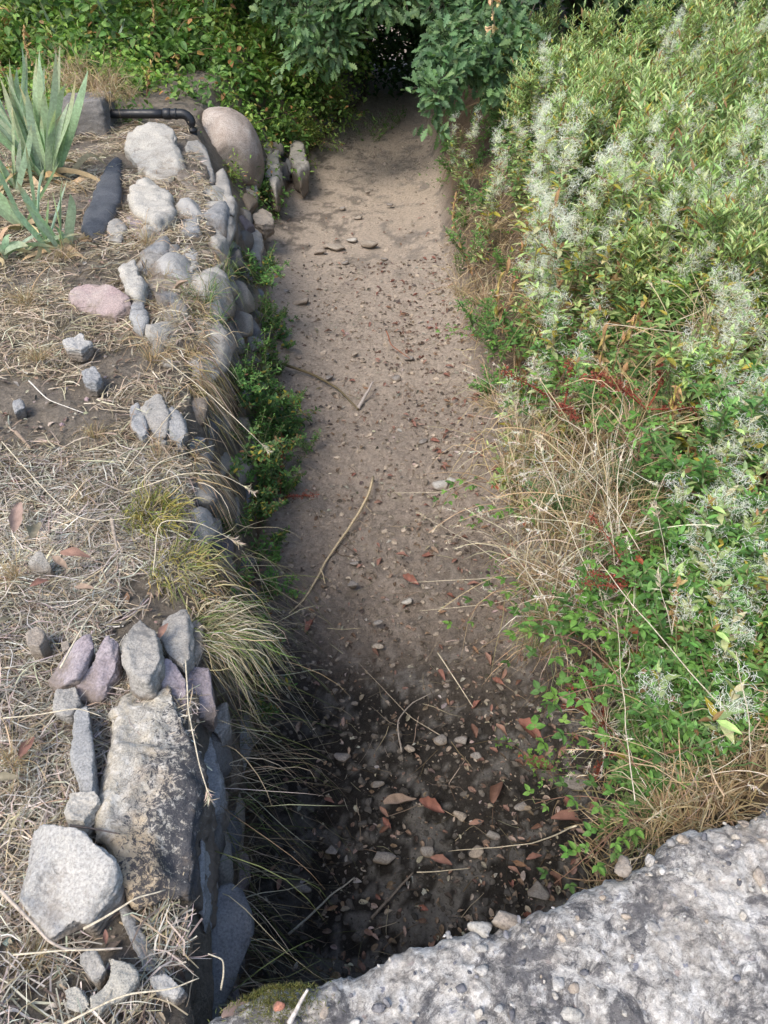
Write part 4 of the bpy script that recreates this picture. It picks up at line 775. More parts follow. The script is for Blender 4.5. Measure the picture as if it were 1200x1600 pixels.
for i, (a_, b_, hh_, s_) in enumerate([(250, 440, .95, .7), (270, 500, .93, .7), (290, 560, .9, .7), (240, 560, .95, .7), (300, 480, .9, .6), (250, 720, .95, .5), (150, 680, .97, .5), (230, 380, 1.0, .7), (310, 380, .9, .5), (260, 640, .9, .5), (60, 560, 1, .6), (40, 470, 1, .7), (100, 400, 1.02, .6), (20, 1190, 1.0, .4), (50, 1500, 1.0, .35), (20, 900, .98, .4), (130, 1180 - 400, .95, .4)]):
    place(dryt[(i % 2)], P(a_, b_, hh_), U(0, 6), s_, (0, .3), 'straggly dry grass tuft on the left bank and its wall edge', 'dry grass tufts on the left bank')
for o_ in ((170, 140, 1.3, 1.2), (140, 135, 1.3, 1.4), (110, 130, 1.3, 1.3), (90, 100, 1.25, 1.3), (60, 60, 1.2, 1.3), (30, 30, 1.2, 1.3), (20, 110, 1.1, 1.2), (100, 60, 1.25, 1.2), (180, 120, 1.25, 1.0), (170, 155, 1.28, 1.0), (150, 140, 1.3, 1.1), (120, 110, 1.3, 1.2), (200, 150, 1.2, .8)):
    place(dryt[0], P(*o_[:3]), U(0, 6), o_[3], (0.35, .2), 'shaggy dead grass hanging over the concrete pier', 'dead grass over the pier')
# long single straws on the left bank and across the edge
def stalk(label, pts, r0, colr, name='dry_stalk', cat='stalk', head=False, sides=5):
    p_ = np.array([P(*q_) for q_ in pts]); k = 18; t = np.linspace(0, 1, len(p_)); tt = np.linspace(0, 1, k)
    # smooth interpolation
    pp = np.stack([np.interp(tt, t, p_[:, i]) for i in range(3)], 1)
    for _ in range(2): pp[1:-1] = (pp[:-2] + 2 * pp[1:-1] + pp[2:]) / 4
    pp += .006 * fbm(pp * 1.0, 12, 2, 3)[:, None] * [1, -1, .5]
    c = pp[0].copy(); e = empty(name, c); mb = MB(); mb.tube(pp - c, np.linspace(r0, r0 * .5, k), sides, colr)
    if not head:
        bpy.data.objects.remove(e); o_ = mb.obj(name, M_twig, smooth=True); o_.location = c; return tag(o_, label, cat)
    mb.obj('stem', M_twig, e, smooth=True); h_ = MB(); nb = 40; q_ = U(0, 1, nb) ** 1.2; p0 = pp[-1] + (pp[-3] - pp[-1]) * q_[:, None] - c
    h_.leaves(NARROW, p0, nrm(nrm(pp[-1] - pp[-3])[None] + .4 * rng.normal(size=(nb, 3))), rng.normal(size=(nb, 3)), U(.012, .028, nb), jit((.55, .48, .36), nb, .1)); h_.obj('seed_head', M_straw, e); return tag(e, label, cat)
ST = (.50, .44, .33)
stalk('long curved pale straw lying down across the left bank', [(3, 690, 1.03), (60, 755, 1.0), (110, 805, 1.0), (150, 815, 1.03), (205, 808, 1.05)], .0022, ST)
stalk('curved bleached straw below the pale stones of the left bank', [(45, 595, 1.03), (75, 625, 1.02), (130, 645, 1.03)], .003, (.58, .54, .47))
stalk('long oat stalk arching from the left bank over green plants', [(250, 555, 1.0), (320, 610, 1.05), (385, 670, 1.0), (420, 705, .9)], .002, ST, head=True)
stalk('oat stalk crossing the wall edge above the yellow tuft', [(195, 770, .99), (290, 738, 1.1), (350, 742, 1.08), (395, 768, 1.0)], .0022, ST, head=True)
stalk('oat stalk starting in the yellow tuft and ending in fringed head', [(240, 900, .98), (245, 812, 1.1), (310, 815, 1.1), (375, 850, 1.0)], .002, ST, head=True)
stalk('tall thin straw rising from the wall edge to its bend', [(190, 745, 1.0), (230, 690, 1.1), (290, 620, 1.25)], .002, ST, head=True)
stalk('straw forking up beside the tall thin one', [(215, 760, .98), (250, 720, 1.05), (335, 695, 1.08)], .0022, ST)
stalk('thick oat stalk hanging before the mauve slab and its drooping head', [(290, 1030, 1.03), (295, 1110, 1.05), (310, 1190, 1.05), (328, 1250, 1.0)], .0024, ST, head=True)
stalk('pale straw reaching over the narrow blue slab', [(5, 1122, 1.08), (60, 1115, 1.08), (120, 1105, 1.1), (160, 1120, 1.08)], .002, ST)
stalk('straw running up from the flat lilac slate', [(95, 1045, 1.08), (130, 980, 1.1), (165, 925, 1.05)], .003, ST)
stalk('stout bent weed stem below the broad pale rock', [(0, 1390, 1.07), (55, 1445, 1.07), (75, 1470, 1.06), (105, 1485, 1.05), (190, 1480, 1.05)], .004, (.40, .34, .28), 'weed_stem')
stalk('thin straw below the stout bent weed stem', [(20, 1490, 1.06), (90, 1484, 1.08), (170, 1482, 1.08)], .002, ST)
stalk('forked straw end over the long stone bar', [(130, 1450, 1.08), (190, 1420, 1.1), (215, 1403, 1.1), (258, 1390, 1.08)], .0025, ST)
stalk('pale straws crossing at bottom left of the slab end', [(100, 1600, 1.07), (190, 1552, 1.1), (260, 1545, 1.09), (310, 1527, 1.08)], .0022, ST)
stalk('twig wedged in the crack left of the speckled block', [(110, 1290, 1.04), (140, 1294, 1.05), (188, 1303, 1.04)], .0028, (.12, .10, .09), 'twig', 'twig')
stalk('short thick pale stick beside the orange chip', [(452, 1600, 1.07), (480, 1545, 1.1)], .005, (.48, .44, .40), 'twig', 'twig')
stalk('straw with forked end above the slab end', [(345, 1545, 1.06), (350, 1500, 1.15), (325, 1490, 1.17)], .002, ST)
stalk('short dead branch stub standing in straw beside the long curved straw', [(175, 810, 1.0), (182, 858, .99)], .008, (.30, .25, .2), 'twig', 'twig')
stalk('brown stick lying on bare soil near left edge', [(25, 675, 1.0), (48, 700, 1.0)], .009, (.26, .2, .15), 'twig', 'twig')
# on the bed
stalk('long pale root snaking down the middle of the ditch bed', [(583, 745, .03), (575, 780, .05), (545, 825, .03), (502, 885, .04), (480, 935, .03), (440, 968, .05)], .008, (.42, .34, .22), 'root', 'root', sides=7)
stalk('short side rootlet off the long pale root', [(500, 888, .04), (508, 912, .03)], .005, (.42, .34, .22), 'root', 'root')
stalk('thin rootlet beside the top of the long pale root', [(578, 770, .04), (572, 790, .03), (581, 800, .02)], .003, (.36, .29, .19), 'root', 'root')
stalk('short grey stick standing up at the end of the mossy root', [(560, 638, .02), (583, 597, .08)], .013, (.34, .30, .27), 'twig', 'twig', sides=8)
stalk('mossy brown root running from the left plants to the grey stick', [(440, 568, .1), (490, 585, .05), (530, 608, .04), (560, 640, .02)], .010, (.13, .105, .06), 'root', 'root', sides=7)
stalk('rusty curved stem on the right of the upper bed', [(603, 517, .06), (612, 540, .08), (640, 560, .06)], .005, (.28, .12, .07), 'twig', 'twig')
stalk('curved stalk arching across the dark lower bed', [(627, 1175, .03), (620, 1130, .05), (640, 1100, .05), (675, 1082, .04)], .004, (.25, .22, .19), 'dry_stalk')
stalk('bright straw leaning in the lower bed', [(684, 1020, .03), (720, 1075, .05), (740, 1105, .04)], .003, ST)
stalk('pale stick slanting in the black corner of the bed', [(450, 1460, .03), (500, 1415, .05), (553, 1370, .06)], .0045, (.34, .32, .27), 'twig', 'twig')
stalk('dark stick lying right of the pale slanting one', [(580, 1435, .02), (645, 1362, .04)], .006, (.14, .12, .1), 'twig', 'twig')
stalk('long straw lying level across the lower bed', [(650, 1362, .05), (700, 1360, .05), (735, 1357, .05)], .0022, ST)
stalk('dark twig standing among leaves on the right of the lower bed', [(935, 1340, .05), (940, 1280, .12)], .007, (.22, .18, .15), 'twig', 'twig')
stalk('thin long stalk running down the bed to the right', [(690, 1150, .03), (640, 1120, .04), (560, 1035, .05)], .0022, (.30, .26, .2))
for i, (p0, p1, p2_, lb) in enumerate([((650, 800, .05), (740, 850, .45), (850, 925, .75), 'long pale stalk reaching from the bank over the mid bed'), ((610, 770, .1), (690, 770, .3), (770, 735, .6), 'straw reaching left from the bank at mid bed'), ((640, 910, .1), (740, 905, .3), (900, 895, .85), 'nearly level straw over red leaves at mid bed'), ((650, 955, .05), (760, 945, .35), (880, 920, .8), 'straw just below the nearly level one'), ((690, 835, .1), (800, 860, .5), (900, 890, .9), 'straw fanning out above the nearly level one'), ((700, 1330, .05), (830, 1320, .3), (900, 1290, .6), 'straw above the leaf group of the lower bed')]):
    stalk(lb, [p2_, p1, p0], .0024, ST, head=i < 1)
# right bank signature stalks
for i, (pp_, lb) in enumerate([([(990, 1250, .98), (975, 1100, 1.0), (960, 950, 1.2)], 'tall upright straw rising through bramble at lower right'), ([(1150, 1130, 1.05), (1000, 960, 1.3), (930, 870, 1.35)], 'long straw leaning left above the lower right grass'), ([(920, 900, 1.0), (880, 800, 1.15), (840, 690, 1.25)], 'pale grass stalk with seed head rising left of centre bank'), ([(960, 900, 1.0), (950, 780, 1.2), (945, 700, 1.35)], 'upright pale stalk in the thick dry grass'), ([(1050, 930, 1.1), (1040, 860, 1.2), (1025, 790, 1.35)], 'fuzzy seed stalk right of the dry grass'), ([(870, 640, 1.1), (845, 600, 1.2), (833, 565, 1.3)], 'short seed stalk over bramble leaves'), ([(945, 505, 1.35), (1000, 512, 1.4), (1070, 520, 1.45)], 'horizontal broken pale stem high on the right bank'), ([(1060, 500, 1.45), (1085, 490, 1.48), (1100, 482, 1.5)], 'pale stem with looped end beside the broken one'), ([(1060, 940, 1.1), (1050, 1000, 1.1), (1030, 900, 1.3)], 'arching seed stalk over the dark red dock'), ([(1170, 1180, 1.05), (1165, 1100, 1.2), (1150, 1020, 1.3)], 'pale upright straw pair at right edge'), ([(870, 1010, .8), (850, 930, .9), (800, 860, .9)], 'dry stalk leaning left over the bank foot'), ([(1000, 860, 1.1), (940, 760, 1.2), (870, 690, 1.3)], 'diagonal straw across the dry grass')]):
    stalk(lb, pp_, .0017, ST, head=i in (2, 4, 5, 8, 10))
# ------------------------------------------------------------------ fallen leaves
CL = [((.22, .135, .095), 'brown'), ((.19, .10, .075), 'red brown'), ((.30, .235, .175), 'tan')]
leafmesh = []
for k in range(9):
    mb = MB(); v, f = curled(k, wd=(.2, .26, .23)[k % 3], curl=(.8, 1.3, 1.0)[k % 3], twist=1.0)
    mb.add(v, t=f, c=jit(CL[k % 3][0], 1, .1)[0] * (1 + .12 * rng.normal(size=(len(v), 1)))); leafmesh.append(mb.mesh('fallen_leaf', M_dead, True))
def fleaf(x, y, z, s_, k, lb, grp=None, rz=None):
    o_ = link('fallen_leaf', leafmesh[k]); o_.location = (float(x), float(y), float(z)); o_.scale = (s_,) * 3; o_.rotation_euler = (U(-.35, .35), U(-.35, .35), U(0, 6.28) if rz is None else rz)
    return tag(o_, lb, 'leaf', grp)
for a_, b_, wp, rz, k, lb in [(843, 1195, 48, 1.4, 4, 'reddish brown leaf lying flat at right of the dark bed'), (778, 1235, 40, -.5, 1, 'pinkish brown ribbed leaf in the middle of the dark bed'), (888, 1282, 52, 1.4, 0, 'long curled brown leaf near the slab, pointing level'), (912, 1330, 38, -.8, 1, 'rust leaf first of three near the slab rim'), (946, 1340, 32, -.3, 4, 'rust leaf second of three near the slab rim'), (982, 1330, 34, -.5, 0, 'rust leaf third of three near the slab rim'), (672, 1258, 42, 1.2, 4, 'dark mauve leaf left of the bed centre'), (628, 1250, 50, -1.3, 2, 'dull wide leaf beside the dark mauve leaf'), (740, 1140, 24, .2, 1, 'small orange leaf upright in the dark bed'), (827, 1140, 50, .8, 4, 'pinkish leaf under the bramble tip'), (688, 1345, 32, 1.2, 0, 'orange brown leaf near the bottom of the bed'), (628, 868, 22, 1.2, 0, 'single orange leaf below the mid bed'), (485, 975, 26, -.8, 4, 'brown leaf in the dark left side of the bed'), (435, 860, 22, .2, 1, 'orange leaf under the left wall plants'), (628, 522, 16, .4, 1, 'rust leaf on the upper right of the bed'), (640, 905, 30, 1.0, 4, 'wide mauve leaf at mid bed'), (880, 1092, 22, .4, 2, 'yellow leaf hanging among red stalks'), (545, 1172, 12, 0, 2, 'tiny pale leaf on mud')]:
    hz = .06 if k != 2 or a_ != 880 else .6
    c_ = P(a_, b_, hz); t = np.linalg.norm(c_ - [0, 0, CAMZ]); fleaf(*c_, wp / F * t * 1.1, k, lb, rz=rz)
n_ = 7500; Y = .5 + 6 * U(0, 1, n_) ** 1.6; m_ = U(0, 1, n_) ** .6; X = I(Y, XB) + (I(Y, XR) - I(Y, XB) + .08) * m_; a_ = U(0, 6.28, n_)
cb = MB(); 
for k in range(4):
    i = np.arange(n_) % 4 == k; nn = i.sum(); cb.leaves(curled(50 + k, wd=.35, nL=5, nW=3), np.stack([X[i], Y[i], gh(X[i], Y[i]) + .004], 1), np.stack([np.cos(a_[i]), np.sin(a_[i]), U(-.3, .3, nn)], 1), nrm(rng.normal(size=(nn, 3)) * .3 + [0, 0, 1]), (.006 + .028 * U(0, 1, nn) ** 2.4) * (1 + .05 * Y[i]), mixcols(nn, [(.19, .135, .10), (.15, .105, .08), (.26, .22, .18), (.08, .065, .055), (.32, .29, .25)], (3, 3, 2.5, 3, 1.5), .2))
tag(cb.obj('leaf_crumbs', M_dead), 'broken bits of dead leaves littering the ditch bed', 'litter', kind='stuff')
n_ = 5000; Y = .15 + 5.5 * U(0, 1, n_) ** 1.4; X = np.minimum(I(Y, XT), I(Y, XB)) - .02 - 1.7 * U(0, 1, n_); a_ = U(0, 6.28, n_); cb = MB()
for k in range(4):
    i = np.arange(n_) % 4 == k; nn = i.sum(); cb.leaves(curled(60 + k, wd=.3, nL=5, nW=3), np.stack([X[i], Y[i], gh(X[i], Y[i]) + .01], 1), np.stack([np.cos(a_[i]), np.sin(a_[i]), U(-.4, .4, nn)], 1), nrm(rng.normal(size=(nn, 3)) * .5 + [0, 0, 1]), (.012 + .028 * U(0, 1, nn) ** 2), mixcols(nn, [(.26, .20, .15), (.20, .155, .12), (.38, .33, .27), (.11, .09, .075)], (3, 3, 2, 3), .2))
tag(cb.obj('leaf_crumbs', M_dead), 'crumbled grey brown leaf bits among the straw of the left bank', 'litter', kind='stuff')
def litter(n, pf, s0, lb, grp, ks):
    for _ in range(n):
        x, y = pf(); fleaf(x, y, float(gh(x, y)) + .012, s0 * U(.6, 1.3), ks[rng.randint(len(ks))], lb, grp)
litter(165, lambda: (lambda y: (I(y, XR) - .02 - .34 * abs(rng.normal()), y))(1.0 + 5.5 * rng.rand()), .055, 'crumpled red brown dead leaf on the right side of the ditch bed', 'dead leaves along the right side of the bed', [0, 1, 3, 4, 6, 7])
litter(110, lambda: (lambda y: (I(y, XB) + (I(y, XR) - I(y, XB)) * rng.rand(), y))(.9 + 7 * rng.rand() ** 1.3), .045, 'small dead leaf scattered on the open ditch bed', 'dead leaves scattered on the bed', list(range(9)))
litter(60, lambda: (lambda y: (I(y, XT) - .05 - 1.2 * rng.rand(), y))(.2 + 5 * rng.rand() ** 1.2), .05, 'dry curled leaf among straw on the left bank', 'dead leaves on the left bank', [2, 5, 8, 0, 3])
for a_, b_, wp, k, lb in [(120, 868, 55, 7, 'big curled orange brown leaf on the left bank'), (95, 880, 40, 4, 'darker curled leaf touching the big orange one'), (25, 810, 60, 8, 'large tan curled leaf at left edge'), (55, 830, 60, 5, 'tan curled leaf right of the one at left edge'), (40, 1170, 45, 0, 'brown leaf hanging in straw at left edge'), (10, 1215, 40, 1, 'orange leaf cut by the left edge'), (60, 912, 34, 0, 'flat orange leaf below the half buried dark stone'), (8, 970, 30, 1, 'pinkish leaf at left edge beside straw'), (255, 985, 38, 7, 'rust leaf stuck between wall stones'), (280, 445, 44, 4, 'rust leaf on dry grass near the wall edge'), (165, 1465, 22, 0, 'orange leaf under the broad pale rock'), (375, 1575, 60, 8, 'crumpled tan leaf at the end of the slab'), (130, 918, 40, 2, 'long tan leaf lying level on grey straw')]:
    c_ = P(a_, b_, 1.02); t = np.linalg.norm(c_ - [0, 0, CAMZ]); fleaf(*c_, wp / F * t * .85, (2, 5, 8, 6)[k % 4] if k % 3 == 1 else k, lb)
# ------------------------------------------------------------------ iris
def iris(loc, n_l, ln, label, spread=.5, az0=0, dry=6, wd=.038, lean=(0, 0)):
    e = empty('iris', loc); g_, d_ = MB(), MB()
    az = az0 + np.where(np.arange(n_l) % 2, 0, math.pi) + U(-.5, .5, n_l); sp = spread * U(.05, 1.1, n_l)
    d = nrm(np.stack([np.cos(az) * sp + lean[0], np.sin(az) * sp + lean[1], np.ones(n_l)], 1)); base = np.stack([U(-.06, .06, n_l), U(-.05, .05, n_l), np.full(n_l, -.02)], 1)
    p_ = arc_paths(base, d, ln * U(.55, 1.1, n_l), U(0, .35, n_l) * spread, 12, .015); c_ = jit((.36, .46, .32), n_l, .12, .05)
    cc_ = c_[:, None] * np.ones((1, 12, 1)); cc_[:, :2] = cc_[:, :2] * .6 + np.array([.45, .42, .34]) * .4
    tp_ = U(0, 1, n_l)[:, None, None] * np.array([0] * 8 + [.1, .4, .8, 1.0])[None, :, None]; cc_ = cc_ * (1 - tp_) + np.array([.42, .32, .18]) * tp_; cc_ = cc_ * (1 + .07 * rng.normal(size=(n_l, 12, 1)))
    g_.ribbons(p_, wd * U(.7, 1.1, n_l), cc_, side=np.stack([-np.sin(az), np.cos(az) * 0 - .2, az * 0 + .2], 1)[:, None] + .3 * rng.normal(size=(n_l, 1, 3)), taper=[.6, .95, 1.05, 1.05, .95, .7, .05]); link('leaves', g_.mesh('leaves', M_leaf, True), e)
    if dry:
        az = U(0, 6.28, dry); d = nrm(np.stack([np.cos(az), np.sin(az), U(.1, .5, dry)], 1)); p_ = arc_paths(np.zeros((dry, 3)), d, ln * U(.4, .7, dry), .35, 10, .08)
        d_.ribbons(p_, wd * .7, jit((.46, .35, .21), dry, .15), taper=[.6, 1, .8, .1]); link('withered_leaves', d_.mesh('withered_leaves', M_straw), e)
    return tag(e, label, 'iris')
iris(P(72, 285, 1.02), 34, .86, 'big iris clump of upright grey green sword leaves at the left', .55, 0, 30, wd=.056)
iris(P(35, 230, 1.03), 16, .7, 'second upright iris fan just behind the big clump', .5, .2, 6, wd=.045)
iris(P(15, 300, 1.02), 12, .6, 'iris fan at left edge leaning left of the big clump', .7, .3, 6, lean=(-.2, 0))
iris(P(88, 385, 1.02), 8, .42, 'small iris shoot with bent blades below the big clump', .6, .5, 5, wd=.05)
iris(P(40, 350, 1.02), 8, .5, 'loose iris fan between the big clump and the low edge fan', .8, .4, 8, wd=.045)
iris(P(5, 395, 1.02), 9, .42, 'low iris fan with arched leaves at left edge', 1.5, 0, 6, lean=(.5, -.2))
iris(P(125, 100, 1.15), 5, .6, 'iris leaves curving above the pier', .9, 0, 4)
iris(P(180, 75, 1.3), 4, .6, 'iris blades drooping against the bright green shrub', 1.1, 0, 2, lean=(.35, -.2))
iris(P(125, 375, 1.02), 2, .3, 'single folded iris blade at the end of the slate bar', .5, 0, 3, wd=.05)
# ------------------------------------------------------------------ shrubs and far vegetation
def shrub(rad, hh, n_t, per, leaf, cols, w_, tpl, label, name='leafy_shrub', droop=1.0, bloom=0):
    e = empty(name); st, lf = MB(), MB(); az = U(0, 6.28, n_t); d = nrm(np.stack([np.cos(az), np.sin(az), U(.3, 2.2, n_t)], 1))
    p_ = arc_paths(np.stack([U(-.1, .1, n_t), U(-.1, .1, n_t), np.zeros(n_t)], 1), d, hh * U(.7, 1.2, n_t), droop * U(.2, .8, n_t), 10, .05)
    st.ribbons(p_, .006, (.14, .10, .06), taper=True); nn = n_t * per; ti = np.repeat(np.arange(n_t), per); t = U(.2, 1, nn) * 8.99; ii = t.astype(int)
    pos = p_[ti, ii] + (p_[ti, ii + 1] - p_[ti, ii]) * (t - ii)[:, None] + rng.normal(size=(nn, 3)) * rad * .09; a_ = U(0, 6.28, nn)
    d3 = nrm(np.stack([np.cos(a_), np.sin(a_), U(-.9, .3, nn)], 1)); z3 = nrm(rng.normal(size=(nn, 3)) * .5 + [0, -.3, 1])
    lf.leaves(tpl, pos, d3, z3, leaf * U(.6, 1.2, nn), mixcols(nn, cols, w_)); link('branches', st.mesh('branches', M_twig), e); link('foliage', lf.mesh('foliage', M_leaf), e)
    if bloom:
        fl = MB(); k_ = rng.randint(0, nn, bloom); bb_ = np.repeat(pos[k_], 14, 0) + rng.normal(size=(bloom * 14, 3)) * .008; fl.leaves(NARROW, bb_, rng.normal(size=(bloom * 14, 3)), rng.normal(size=(bloom * 14, 3)), .028, jit((.55, .48, .36), bloom * 14, .12)); link('seed_tufts', fl.mesh('seed_tufts', M_fluff), e)
    return tag(e, label, 'shrub')
BRI = [(.20, .34, .065), (.27, .40, .09), (.13, .22, .05), (.40, .36, .12)]
sh = [shrub(.6, .85, 110, 48, .055, BRI, (4, 3, 3, .9), OVATE, 's', bloom=9) for _ in range(2)] + [shrub(.6, .85, 90, 36, .075, [(.13, .25, .06), (.18, .30, .08), (.08, .15, .045), (.36, .20, .08)], (4, 3, 3, .4), OVATE, 's'), shrub(.6, .95, 90, 44, .07, [(.30, .38, .10), (.24, .36, .09), (.15, .24, .06), (.42, .24, .12)], (3, 3, 2, .7), LANCE, 's', bloom=14)]
for i, (x, y, z, s_) in enumerate([(-2.3, 7.0, .75, .75), (-1.95, 7.1, .6, .7), (-1.6, 7.0, .4, .6), (-2.75, 7.2, .9, .8), (-1.35, 7.4, .25, .6), (-2.5, 8.0, .95, 1.0), (-2.0, 7.9, .75, .95), (-1.65, 8.1, .5, .9), (-3.1, 8.3, 1.0, 1.1), (-2.4, 9.0, 1.0, 1.25), (-1.8, 9.2, .7, 1.15), (-1.45, 9.0, .3, .9), (-3.3, 9.4, 1.1, 1.4), (-2.6, 10.2, 1.1, 1.4), (-1.7, 10.3, .8, 1.3), (-1.25, 10.4, .45, 1.0), (-3.9, 8.6, 1.1, 1.2), (-4.2, 10, 1.1, 1.4), (-5.0, 9, 1.1, 1.3), (-3.2, 11.4, 1.1, 1.5), (-2.1, 11.6, 1.0, 1.5), (-1.2, 11.6, .7, 1.2), (-5.2, 11, 1.1, 1.5), (-1.1, 9.8, .15, .7), (-4.3, 12.6, 1.1, 1.6), (-2.9, 7.4, .8, .8), (-1.75, 7.5, .45, .75), (-6.2, 10, 1.1, 1.4), (-4.6, 7.7, 1.1, .9), (-.95, 11.0, .2, .9), (-1.0, 12.6, .6, 1.4), (-3.6, 7.5, 1.05, .75)]):
    place(sh[rng.randint(4)], (x, y, z), U(0, 6), s_, (0, 0), 'bright green small leaved shrub hanging over the far left bank', 'shrubs on the far left bank')
OL = [(.105, .185, .085), (.135, .23, .10), (.075, .135, .065), (.17, .26, .11)]
rng = np.random.RandomState(21)
oak = empty('oak_tree', (2.6, 11.5, 1.1)); tag(oak, 'oak with lobed blue green leaves overhanging the dark far end of the ditch', 'tree'); ob = np.array([2.6, 11.5, 1.1])
tr = MB(); trunk = np.array([(0, 0, -.3), (-.05, 0, .6), (-.15, -.1, 1.6), (-.3, -.3, 2.8), (-.4, -.4, 4.2), (-.4, -.5, 5.6)]); tr.tube(trunk, [.24, .2, .17, .14, .1, .04], 14, (.14, .115, .09)); 
M_bark = stone_mat('oak_bark', (.3, .3, .3), (.7, .7, .7), (1, 1, 1), 14, vc=True, bs=1.5, dirt=0); tr.obj('trunk', M_bark, oak, smooth=True)
limbs, lv = MB(), MB()
cl_px = [(450, 5, 7.2), (430, 45, 7.4), (480, 35, 7), (520, 20, 7), (525, 70, 7.3), (500, 75, 7.2), (560, 5, 7.0), (590, -5, 6.8), (630, -8, 6.7), (690, 25, 6.5), (700, 60, 6.4), (735, 95, 6.3), (700, 110, 6.3), (745, 60, 6.4), (775, 90, 6.3), (690, 145, 6.1), (695, 125, 6.2), (720, 130, 6.2), (765, 125, 6.2), (790, 75, 6.3), (780, 10, 6.4), (730, 40, 6.5), (710, 90, 6.4), (490, 55, 7.2), (520, 55, 7.2), (790, 40, 6.5),  (680, 168, 6.0), (750, 20, 6.5), (710, 10, 6.6), (470, 90, 7.3), (650, -30, 6.8), (550, -40, 7), (750, -40, 6.6), (450, -50, 7.2), (850, -40, 6.9), (800, 110, 6.4), (650, -5, 7.4)]
cents = [PT(*c_) for c_ in cl_px]; cr = [0.19] * len(cents)
for _ in range(170):
    a = U(0, 6.28); r_ = 3.6 * math.sqrt(rng.rand()); cents.append(np.array([.6 + r_ * math.cos(a), 11.2 + r_ * math.sin(a) * .75, U(1.9, 5.4)])); cr.append(.5)
for _ in range(14): cents.append(np.array([U(-1.6, 2.2), U(13.6, 14.4), U(.5, 2.0)])); cr.append(.45)
for _ in range(40): cents.append(np.array([U(-1.8, 2.0), U(9.6, 12.8), U(2.25, 2.9)])); cr.append(.5)
for q_ in range(len(cents)):
    if cr[q_] > .3 and cents[q_][1] < 12.9 and -1.0 < cents[q_][0] < 1.3 and cents[q_][2] < 2.4: cents[q_] = cents[q_] + np.array([0, 0, .6])
for c_, r_ in zip(cents, cr):
    c_ = np.asarray(c_); s0 = ob + trunk[min(5, max(1, int((c_[2] - 1) / 1.0) + 1))]; mid_ = (s0 + c_) / 2 + [0, 0, .45]; pth = np.array([s0, (s0 + mid_) / 2 + [0, 0, .15], mid_, (mid_ + c_) / 2 + [0, 0, .2], c_ + [0, 0, .1]])
    limbs.tube(pth - ob, [.035, .025, .015, .008, .003], 5, (.13, .105, .08), cap=False)
    n_t = 7 if r_ < .3 else 9; d = nrm(rng.normal(size=(n_t, 3)) + [0, -.2, -.3]); tw = arc_paths(np.repeat((c_ + [0, 0, .1])[None], n_t, 0), d, r_ * 1.5 * U(.6, 1.2, n_t), .3, 6, .05); limbs.ribbons(tw - ob, .006, (.13, .105, .08), taper=False)
    per = 15 if r_ < .3 else 16; ti = np.repeat(np.arange(n_t), per); ii = rng.randint(1, 6, n_t * per); pos = tw[ti, ii] + rng.normal(size=(n_t * per, 3)) * r_ * .12
    dd = nrm(nrm(pos - c_) + rng.normal(size=(len(pos), 3)) * .5 + [0, -.1, -.3]); zz_ = nrm(rng.normal(size=(len(pos), 3)) * .5 + [0, -.4, 1]); lv.leaves(OAK, pos - ob, dd, zz_, (.105 if r_ < .3 else .17) * U(.6, 1.15, len(pos)), mixcols(len(pos), OL, (3, 3, 2, 2)))
crown = link('crown', lv.mesh('crown', M_leaf), oak); link('branches', limbs.mesh('branches', M_bark), crown)
# dead oak sprig
c_ = PT(770, 25, 6.0); e = empty('dead_sprig', c_); tag(e, 'withered tan leaf sprig hanging in front of the oak leaves', 'dead leaves'); mb = MB()
pp = np.array([(0.0, 0, .35), (-.02, 0, .2), (-.01, 0, .05), (.03, 0, -.1)]); mb.tube(pp, .003, 5, (.2, .15, .1)); mb.obj('twig', M_twig, e); mb = MB(); nn = 16; tt = U(-.12, .28, nn); mb.leaves(curled(3, wd=.25, lob=True), np.stack([U(-.03, .05, nn), U(-.03, .03, nn), tt], 1), nrm(rng.normal(size=(nn, 3)) * .5 + [.1, 0, -1]), rng.normal(size=(nn, 3)), U(.07, .11, nn), jit((.58, .42, .22), nn, .12)); mb.obj('withered_leaves', M_dead, e)
# thicket behind the ditch end and beyond both banks (reads as one mass)
th2 = MB(); n_ = 40000; X = np.where(U(0, 1, n_) < .35, U(-1.6, 2, n_), U(-7, 9, n_)); Y = np.where(U(0, 1, n_) < .7, U(12.9, 15.5, n_), U(8.5, 14, n_)); inside = (Y < 12.3) & (X > -2.2) & (X < 2.0); X = np.where(inside, np.where(X < 0, X - 2.4, X + 2.6), X)
top = 1.5 + .8 * fbm(p2(X, Y), .8, 3, 91); Z = gh(X, Y, False) + top * U(0, 1, n_) ** .7; a_ = U(0, 6.28, n_)
th2.leaves(OVATE, np.stack([X, Y, Z], 1), nrm(np.stack([np.cos(a_), np.sin(a_), U(-.6, .5, n_)], 1)), nrm(rng.normal(size=(n_, 3)) * .6 + [0, -.3, 1]), U(.06, .12, n_), mixcols(n_, [(.07, .13, .04), (.05, .09, .03), (.10, .17, .05)], (3, 3, 2)))
tag(th2.obj('thicket', M_leaf), 'dark leafy thicket closing the far end of the ditch', 'thicket', kind='stuff')
